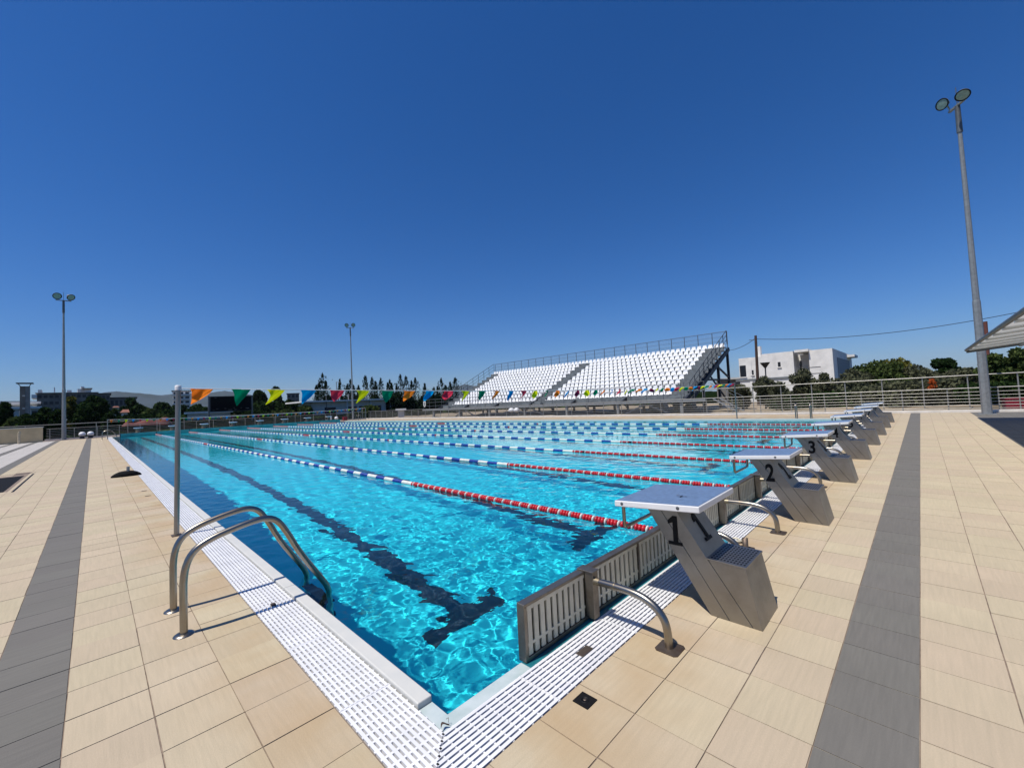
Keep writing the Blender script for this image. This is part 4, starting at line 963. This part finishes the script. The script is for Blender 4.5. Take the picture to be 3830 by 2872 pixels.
# scoreboard
sbt=thing('scoreboard','wide black electronic scoreboard on steel posts behind the far end of the pool','scoreboard',(8.02,60,0))
s=MB(); s.box(-2.24,2.24,0,.35,1.93,3.86); part('housing',s,M['blackst'],sbt,bev=.02); s=MB(); s.box(-2.14,2.14,-.02,-.001,2.0,3.78); part('display',s,M['screen'],sbt)
for x in (-2.3,2.3): s=MB(); s.box(x-.07,x+.07,.05,.25,-.6,3.9); part('post',s,M['galv_d'],sbt)
rnd=random.Random(2)
for (x,w_,z) in ((-1.95,.25,2.12),(-1.6,.24,2.28),(-.75,.2,2.28),(-.35,.42,2.12),(.3,.24,2.12),(.22,.14,2.34),(.95,.2,2.30),(1.5,.42,2.26),(1.62,.3,2.2),(-1.75,.25,3.66),(.28,.3,3.66)):
    s=MB(); s.box(x,x+w_,-.024,-.0205,z,z+.045); part('caption',s,M['concd'],sbt)
# low white house with a flat roof and the cypresses behind
lb=thing('low_building','long low white building with a flat roof slab in front of the cypresses','building',(22,75,-.6))
s=MB(); s.box(1.0,15.2,0,7,0,3.6); bw=part('wall',s,M['white_wall'],lb); s=MB(); s.box(-.9,17.3,-1.2,8,3.601,3.85); part('roof',s,M['conc'],lb)
for (a_,e_,z0,z1) in ((3.2,5.2,.3,2.6),(7.4,9.2,1.6,2.6),(9.6,10.3,1.6,2.6),(12.9,14.2,1.3,2.6)): s=MB(); s.box(a_,e_,-.03,-.002,z0,z1); part('window',s,M['void'],bw)
for x in (7.0,11.6,15.9,17.0): s=MB(); s.box(x-.12,x+.12,-.9,-.6,0,3.6); part('column',s,M['white_wall'],lb)
s=MB(); s.box(15.3,17.2,.5,6,0,3.0); part('doorway',s,M['void'],lb)
for (x,h) in ((.2,.7),(8.5,1.2),(15.3,.9)): s=MB(); s.tube([(x,2,3.85),(x,2,3.85+h)],.10,8); part('flue',s,M['galv'],lb)
building('pillar','pale square pillar at the end of the distant railing','pillar',1489,1512,1535,1566,60,1.2,'white_wall')
rbx=thing('storage_box','small dark red box behind the far right corner of the pool','box',(19.1,52.4,0)); s=MB(); s.box(-.25,.25,-.2,.2,0,.5); part('body',s,M['maroon'],rbx,bev=.02)
for (x,y,h,lab) in ((at(1220,1490,82).x,at(1220,1490,82).y,at(1207,1453,82).z,'thin dark pole with a lamp arm in front of the tallest cypress'),(at(1258,1430,90).x,at(1258,1430,90).y,at(1258,1428,90).z,'thin bare aerial mast above the low white building')):
    t=thing('thin_mast',lab,'mast',(x,y,-.6)); s=MB(); s.tube([(0,0,0),(0,0,h+.6)],.06,6); part('pole',s,M['galv_d'],t); s=MB(); s.tube([(0,0,h+.55),(.9,0,h+.5)],.04,6); part('arm',s,M['galv'],t)
# mountains on the horizon
def ridge(pts,dist,name):
    vs=[];fs=[]; n=len(pts); 
    P=[at(px,py,dist) for px,py in pts]; K=[]
    for a_,e_ in zip(P,P[1:]):
        for j in range(6): K.append(a_.lerp(e_,j/6)+Vector((0,0,dist*.0006*noise.noise(Vector((a_.x*.01+j*.37,e_.y*.01,1))))))
    K.append(P[-1]); rows=9
    for p in K:
        dr=Vector((p.x-CAM.x,p.y-CAM.y,0)).normalized()
        for r in range(rows):
            u=r/(rows-1); z=-20+(p.z+20)*(1-u)**1.15*(1+.10*noise.noise(Vector((p.x*.003,p.y*.003,u*5)))*(1 if 0<r else 0)); vs.append((p.x-dr.x*u*dist*.28+dist*.012*noise.noise(Vector((p.x*.004,u*4,7))),p.y-dr.y*u*dist*.28,z))
    m_=len(K)
    for i in range(m_-1):
        for r in range(rows-1): q=i*rows+r; fs.append((q,q+1,q+rows+1,q+rows))
    s=MB(); s.add(vs,fs,True); return struct(name,s,M['hill'])
ridge([(-200,1520),(-60,1500),(150,1500),(300,1482),(370,1473),(404,1467),(447,1463),(486,1467),(540,1472),(603,1478),(638,1474),(690,1470),(735,1472),(782,1468),(842,1461),(892,1467),(940,1477),(985,1493),(1050,1512),(1130,1522),(1250,1524),(1400,1520),(1560,1505),(1640,1470),(1700,1448),(1745,1437),(1800,1450),(1900,1490),(2050,1500),(2300,1505),(2600,1495),(3000,1500),(3500,1490),(3900,1500),(4200,1500)],4200,'hills')
# ================= trees
def crown(mb,blobs,n,size,rnd,squash=1.0,inner=.35):
    tot=sum(b_[3]**2 for b_ in blobs)
    for (cx,cy,cz,r) in blobs:
        k=int(n*r*r/tot)
        for _ in range(k):
            a=rnd.uniform(0,6.283); zc=rnd.uniform(-1,1); q=(1-zc*zc)**.5
            rr=r*(inner+(1-inner)*rnd.random()**.45)*(1+.22*noise.noise(Vector((cx+q*math.cos(a)*2.2,cy+q*math.sin(a)*2.2,cz+zc*2.2))))
            p=Vector((cx+rr*q*math.cos(a),cy+rr*q*math.sin(a),cz+rr*zc*squash))
            s_=size*rnd.uniform(.55,1.35); u=Vector((rnd.gauss(0,1),rnd.gauss(0,1),rnd.gauss(0,.7))).normalized(); v=u.orthogonal().normalized(); v.rotate(Matrix.Rotation(rnd.uniform(0,6.28),3,u)); w_=u.cross(v)
            mb.quad(p-v*s_-w_*s_*.35,p+v*s_*.1-w_*s_*.6,p+v*s_+w_*s_*.1,p-v*s_*.1+w_*s_*.55)
def tree(label,base,h,w,mat,seed,cat='tree',n=1500,leaf=.16,name='tree',low=.15,nb=9,group=None,trunk=True):
    rnd=random.Random(seed); t=thing(name,label,cat,base,group)
    bl_=[]
    for i in range(nb+7):
        a=rnd.uniform(0,6.28); rr=rnd.random()**.6*w*.33; z=h*(low+(1-low)*rnd.uniform(.12,.80)); k=1-abs(z/h-.5)*.7
        r=w*rnd.uniform(.11,.27)*k; bl_.append((rr*math.cos(a),rr*math.sin(a),min(z,h-r*.9),r))
    bl_.append((0,0,h-w*.22,w*.22))
    s=MB(); crown(s,bl_,int(n*1.25),leaf*.9,rnd); part('crown',s,M[mat],t)
    if trunk:
        s=MB(); top=h*.62; s.tube([(0,0,0),(w*.02,0,top*.4),(-w*.01,w*.02,top)],[w*.035,w*.026,w*.012],7)
        for b_ in bl_[:5]: s.tube([(0,0,top*.45),(b_[0]*.5,b_[1]*.5,(top*.5+b_[2])/2),(b_[0],b_[1],b_[2])],[w*.018,w*.012,w*.005],5)
        part('trunk',s,M['bark'],t)
    return t
def tree_at(px,ytop,ybase_z,dist,wpx,label,mat,seed,**k):
    """stands `dist` metres away; wpx = its width as an angle"""
    p=at(px,1575,dist); top=at(px,ytop,dist).z; w_=(at(px+wpx/2,1575,dist)-at(px-wpx/2,1575,dist)).to_2d().length
    return tree(label,(p.x,p.y,ybase_z),top-ybase_z,w_,mat,seed,**k)
# cypresses, each its own thing
cyps=[(137,350,9),(178,305,12),(225,185,17),(268,285,13),(462,270,11),(568,335,11),(608,270,12),(650,345,10),(720,355,12),(820,215,16),(908,240,13),(955,295,11),(1030,255,14),(1125,315,11),(1155,270,12),(1180,320,9),(1245,345,11),(1303,205,17),(1380,220,18),(1455,280,12),(1508,245,16),(1635,320,14),(1760,380,13),(1810,365,8),(1868,255,16),(1925,350,11),(1990,300,12),(2060,245,18)]
def cypress(base,h,w_,seed,label):
    rnd=random.Random(seed); t=thing('cypress_tree',label,'tree',base,'dark cypresses behind the low white building'); s=MB()
    lumps=[(rnd.uniform(0,6.28),rnd.uniform(.15,.95),rnd.uniform(.5,1.3)) for _ in range(9)]
    for _ in range(620):
        u=rnd.random()**.85; prof=w_*.5*(math.sin(min(1,(u+.08)*1.9)*math.pi/2))*(1-u)**.62*1.15; a=rnd.uniform(0,6.28)
        for la,lu,ls in lumps:
            if abs(u-lu)<.06 and abs((a-la+3.14)%6.28-3.14)<.9: prof*=1+ls*.8
        r=prof*rnd.uniform(.25,1)**.5*(.85+.3*rnd.random()); p=Vector((r*math.cos(a),r*math.sin(a),h*u+rnd.uniform(-.1,.1))); q=rnd.uniform(.12,.30)
        o=Vector((math.cos(a)*.25,math.sin(a)*.25,1)).normalized(); sd=o.cross(Vector((math.cos(a),math.sin(a),0))+Vector((rnd.gauss(0,.5),rnd.gauss(0,.5),0))).normalized()
        s.quad(p-sd*q*.35,p+sd*q*.35+o*q*.2,p+o*q*1.9,p-sd*q*.25+o*q*.8)
    part('crown',s,M['lf_cyp'],t); s=MB(); s.tube([(0,0,0),(0,0,h*.8)],[w_*.05,w_*.015],6); part('trunk',s,M['bark'],t)
for i,(cx,cy,wd_) in enumerate(cyps):
    px=1150+cx/3.6867; py=1350+cy/3.6867; dist=92+(i*7%9); p=at(px,1575,dist); top=at(px,py,dist).z
    side='left of the distant floodlight mast' if cx<590 else 'right of the distant floodlight mast'; k=i if cx<590 else i-6
    lab='dark cypress %s, number %s counted away from it'%(side,['one','two','three','four','five','six','seven','eight','nine','ten','eleven','twelve','thirteen','fourteen','fifteen','sixteen','seventeen','eighteen','nineteen','twenty','twenty-one','twenty-two','twenty-three'][(5-i) if cx<590 else k])
    if i==2: lab='tallest dark cypress, in the group left of the distant floodlight mast'
    if i==4: lab='slim smooth cypress standing alone left of the distant floodlight mast'
    cypress((p.x,p.y,-.6),top+.6,wd_*3.9/F0*dist*.62,i,lab)
T_=tree_at
# left background
T_(18,1508,-.6,66,75,'dark green tree at the far left edge above the beige wall','lf_dark',1,n=2600,leaf=.28)
T_(52,1560,-.6,60,120,'low bright green shrub behind the beige wall at the left edge','lf_mid',2,n=1800,leaf=.2,trunk=False,cat='shrub',name='shrub')
T_(168,1525,-.6,72,90,'dark tree between the concrete tower and the left floodlight mast','lf_dark',3,n=3000,leaf=.25)
T_(215,1533,-.6,68,80,'dark bushy tree right behind the left floodlight mast','lf_dark',4,n=2600,leaf=.25)
T_(266,1484,-.6,78,75,'yellowish green tree right of the left floodlight mast','lf_yel',5,n=3600,leaf=.27)
T_(352,1480,-.6,74,145,'large very dark tree in front of the apartment block','lf_dark',6,n=7000,leaf=.28,nb=14)
T_(320,1520,-.6,70,120,'dark lower tree beneath the large dark tree','lf_dark',7,n=4000,leaf=.25)
T_(408,1545,-.6,66,80,'dark shrub left of the terracotta cottage','lf_dark',8,n=2200,leaf=.22)
T_(430,1528,-.6,84,60,'greenish tree beside the small terracotta roof','lf_mid',9,n=1800,leaf=.25)
T_(490,1488,-.6,125,90,'dark round tree below the long dark block','lf_dark',10,n=2600,leaf=.4)
T_(520,1512,-.6,100,90,'dark tree right of the terracotta cottage','lf_dark',11,n=2600,leaf=.32)
T_(560,1528,-.6,90,110,'mid green tree mass left of the flag post','lf_mid',12,n=2600,leaf=.3)
T_(600,1503,-.6,140,110,'distant dark tree below the hills left of the flag post','lf_dark',13,n=2400,leaf=.42)
T_(660,1514,-.6,130,120,'distant dark tree under the balconied apartment block','lf_dark',14,n=2400,leaf=.42)
T_(740,1512,-.6,130,110,'distant dark trees left of the scoreboard','lf_dark',15,n=2400,leaf=.42)
T_(700,1548,-.6,84,140,'dark shrub mass left of the scoreboard','lf_dark',16,n=2600,leaf=.28)
T_(620,1548,-.6,84,110,'dark shrub behind the red mound','lf_mid',17,n=2000,leaf=.28)
T_(800,1550,-.6,78,110,'dark shrub underneath the scoreboard','lf_dark',18,n=2200,leaf=.24)
T_(880,1552,-.6,76,110,'grey green shrub below the right half of the scoreboard','lf_olive',19,n=2200,leaf=.24)
T_(968,1458,-.6,140,75,'dark green tree directly right of the scoreboard','lf_dark',20,n=3200,leaf=.4)
T_(1035,1445,-.6,150,70,'tall distant tree behind the yellow pennants','lf_dark',21,n=2800,leaf=.42)
T_(1000,1500,-.6,110,110,'broad dark tree between the scoreboard and the low white building','lf_dark',22,n=3000,leaf=.34)
T_(1085,1495,-.6,105,100,'dark tree left of the low white building','lf_dark',23,n=3000,leaf=.33)
T_(960,1535,-.6,84,110,'dark shrub right below the scoreboard post','lf_dark',24,n=2400,leaf=.26)
T_(1060,1530,-.6,82,120,'mid green shrub mass before the low white building','lf_mid',25,n=2400,leaf=.26)
T_(1140,1515,-.6,80,80,'green bush at the left corner of the low white building','lf_mid',26,n=2200,leaf=.25)
T_(1385,1515,-.6,70,85,'green round bush in front of the low white building','lf_mid',27,n=2400,leaf=.2)
T_(1330,1540,-.6,66,60,'low green bush behind the distant red box','lf_mid',28,n=1400,leaf=.2)
for j,(px,yt) in enumerate(((1480,1470),(1530,1478),(1585,1480),(1640,1478),(1700,1488))): T_(px,yt,-.6,88+j,95,'dense dark tree mass below the cypresses, number %s from the left'%['one','two','three','four','five'][j],'lf_cyp',30+j,n=2600,leaf=.3)
for j,(px,yt) in enumerate(((1230,1478),(1290,1480),(1340,1478),(1405,1474),(1450,1474))): T_(px,yt,-.6,96,70,'dark tree mass behind the roof of the low white building, number %s from the left'%['one','two','three','four','five'][j],'lf_cyp',40+j,n=1500,leaf=.3)
T_(95,1550,-.6,58,90,'dark shrub behind the beige wall below the concrete tower','lf_dark',80,n=1800,leaf=.2,trunk=False,cat='shrub',name='shrub')
T_(140,1545,-.6,64,110,'dark shrub mass right of the concrete tower','lf_dark',81,n=2600,leaf=.24)
T_(470,1552,-.6,78,120,'dark shrub below the terracotta cottage','lf_dark',82,n=2400,leaf=.24)
T_(545,1545,-.6,80,130,'dark shrub mass above the left part of the red mound','lf_dark',83,n=2600,leaf=.26)
T_(640,1535,-.6,96,150,'dark tree mass left of the white wall below the scoreboard','lf_dark',84,n=3000,leaf=.32)
T_(900,1515,-.6,100,130,'dark tree directly behind the right side of the scoreboard','lf_dark',85,n=2800,leaf=.32)
T_(760,1525,-.6,96,130,'dark tree directly behind the left side of the scoreboard','lf_dark',86,n=2800,leaf=.32)
# under / beside the stand
T_(2560,1520,-.4,44,138,'dark shrub seen below the right stairs of the grandstand','lf_dark',50,n=1800,leaf=.16,trunk=False,cat='shrub',name='shrub')
T_(2780,1435,-.3,36,109,'young olive tree between the grandstand stairs and the utility pole','lf_olive',51,n=2600,leaf=.10)
T_(2868,1405,-.3,35,114,'olive tree in front of the street lamp','lf_olive',52,n=3000,leaf=.10)
T_(2925,1425,-.3,34,109,'olive tree right of the street lamp','lf_olive',53,n=2600,leaf=.10)
T_(3020,1376,-.3,40,138,'taller olive tree in front of the middle of the concrete house','lf_olive',54,n=3600,leaf=.12)
T_(3095,1392,-.3,38,92,'olive tree in front of the right corner of the concrete house','lf_olive',55,n=2400,leaf=.11)
T_(2960,1480,-.3,33.5,195,'low dark undergrowth behind the railing below the olive trees','lf_dark',56,n=3000,leaf=.10,trunk=False,cat='shrub',name='shrub')
T_(3100,1465,-.3,33.5,218,'low dark undergrowth behind the railing right of the olive trees','lf_dark',57,n=3600,leaf=.11,trunk=False,cat='shrub',name='shrub')
T_(3200,1378,-.3,40,229,'wide olive green tree beside the dark side of the concrete house','lf_olive',58,n=5000,leaf=.13,nb=12)
T_(3300,1345,-.3,42,270,'broad green tree right of the concrete house','lf_mid',59,n=6500,leaf=.14,nb=14)
T_(3385,1338,-.3,44,229,'yellowish green crown of the broad tree group','lf_yel',60,n=5500,leaf=.14,nb=12)
T_(3270,1440,-.3,34,297,'dense dark olive shrub behind the railing under the broad tree','lf_olive',61,n=5000,leaf=.11,trunk=False,cat='shrub',name='shrub')
T_(3390,1425,-.3,33.5,297,'dense shrub behind the railing below the yellowish crown','lf_olive',62,n=5000,leaf=.11,trunk=False,cat='shrub',name='shrub')
T_(3565,1338,-.3,45,148,'dark green spreading pine crown left of the right floodlight mast','lf_dark',63,n=4000,leaf=.15,low=.5)
T_(3480,1380,-.3,42,162,'grey green tree between the yellowish crown and the dark pine','lf_olive',64,n=3500,leaf=.13)
T_(3540,1410,-.3,33.5,297,'dense olive shrub behind the railing under the dark pine','lf_olive',65,n=5500,leaf=.11,trunk=False,cat='shrub',name='shrub')
T_(3640,1372,-.3,38,175,'brownish green tree behind the foot of the right floodlight mast','lf_olive',66,n=3600,leaf=.13)
T_(3740,1320,-.3,34,202,'green tree beneath the canopy at the right','lf_mid',67,n=5000,leaf=.12,nb=12)
T_(3835,1300,-.3,34,189,'green tree cut by the right edge beneath the canopy','lf_mid',68,n=5000,leaf=.12,nb=12)
T_(3700,1430,-.3,32,270,'dark undergrowth behind the red storage box','lf_dark',69,n=4000,leaf=.10,trunk=False,cat='shrub',name='shrub')
T_(3850,1420,-.3,32,243,'dark undergrowth at the right edge behind the railing','lf_dark',70,n=4000,leaf=.10,trunk=False,cat='shrub',name='shrub')
T_(3500,1415,-.3,29.4,45,'small bush with orange blossom among the shrubs','lf_or',71,n=260,leaf=.06,low=.7,trunk=False,cat='shrub',name='flowering_shrub')
T_(3440,1362,-.3,43,240,'broad olive tree filling the gap right of the yellowish crown','lf_olive',72,n=6500,leaf=.14,nb=14)
T_(3250,1360,-.3,45,200,'green tree crown behind the wide olive green tree','lf_mid',73,n=5000,leaf=.14,nb=12)
T_(3600,1385,-.3,41,220,'low green tree mass behind the right floodlight mast','lf_olive',74,n=6000,leaf=.13,nb=14)
T_(3175,1420,-.3,36,160,'dark olive thicket at the foot of the concrete house','lf_olive',75,n=4500,leaf=.12,nb=12)
T_(3790,1345,-.3,36,260,'dense green thicket beneath the canopy','lf_olive',76,n=7000,leaf=.13,nb=14)
# hazy scrub that covers the land beyond
s=MB(); rnd=random.Random(9)
for _ in range(26000):
    a=rnd.uniform(-.25,1.75); d=60+rnd.random()**1.6*340; x=CAM.x+math.sin(a)*d; y=CAM.y+math.cos(a)*d
    if y<55 and x<62: continue
    r=rnd.uniform(.4,1.5)*(1+d/260); h_=r*rnd.uniform(.35,.8)
    v=[(x+r*math.cos(q+a)*rnd.uniform(.6,1),y+r*math.sin(q+a)*rnd.uniform(.6,1),-.6+h_*rnd.uniform(0,1)) for q in (0,1.57,3.14,4.7)]
    s.quad(*v); s.quad((v[0][0],v[0][1],-.6),(v[2][0],v[2][1],-.6),(v[2][0],v[2][1],-.6+h_),(v[0][0],v[0][1],-.6+h_))
o=link('scrub',s.mesh('scrub',M['lf_dark'])); o['kind']='stuff'; tag(o,'dark low scrub covering the land beyond the railings','scrub')

# air: thin even haze round the whole scene, so that the far hills pale
m=bpy.data.materials.new('thin_haze'); m.use_nodes=True; nt=m.node_tree; nt.nodes.clear(); o=nt.nodes.new('ShaderNodeOutputMaterial'); v=nt.nodes.new('ShaderNodeVolumePrincipled')
v.inputs['Density'].default_value=.00005; v.inputs['Color'].default_value=(.72,.84,1,1); nt.links.new(v.outputs[0],o.inputs['Volume'])
s=MB(); s.box(-6500,7500,-5200,7500,-4,330); hz_=link('haze',s.mesh('haze',m)); hz_['kind']='stuff'
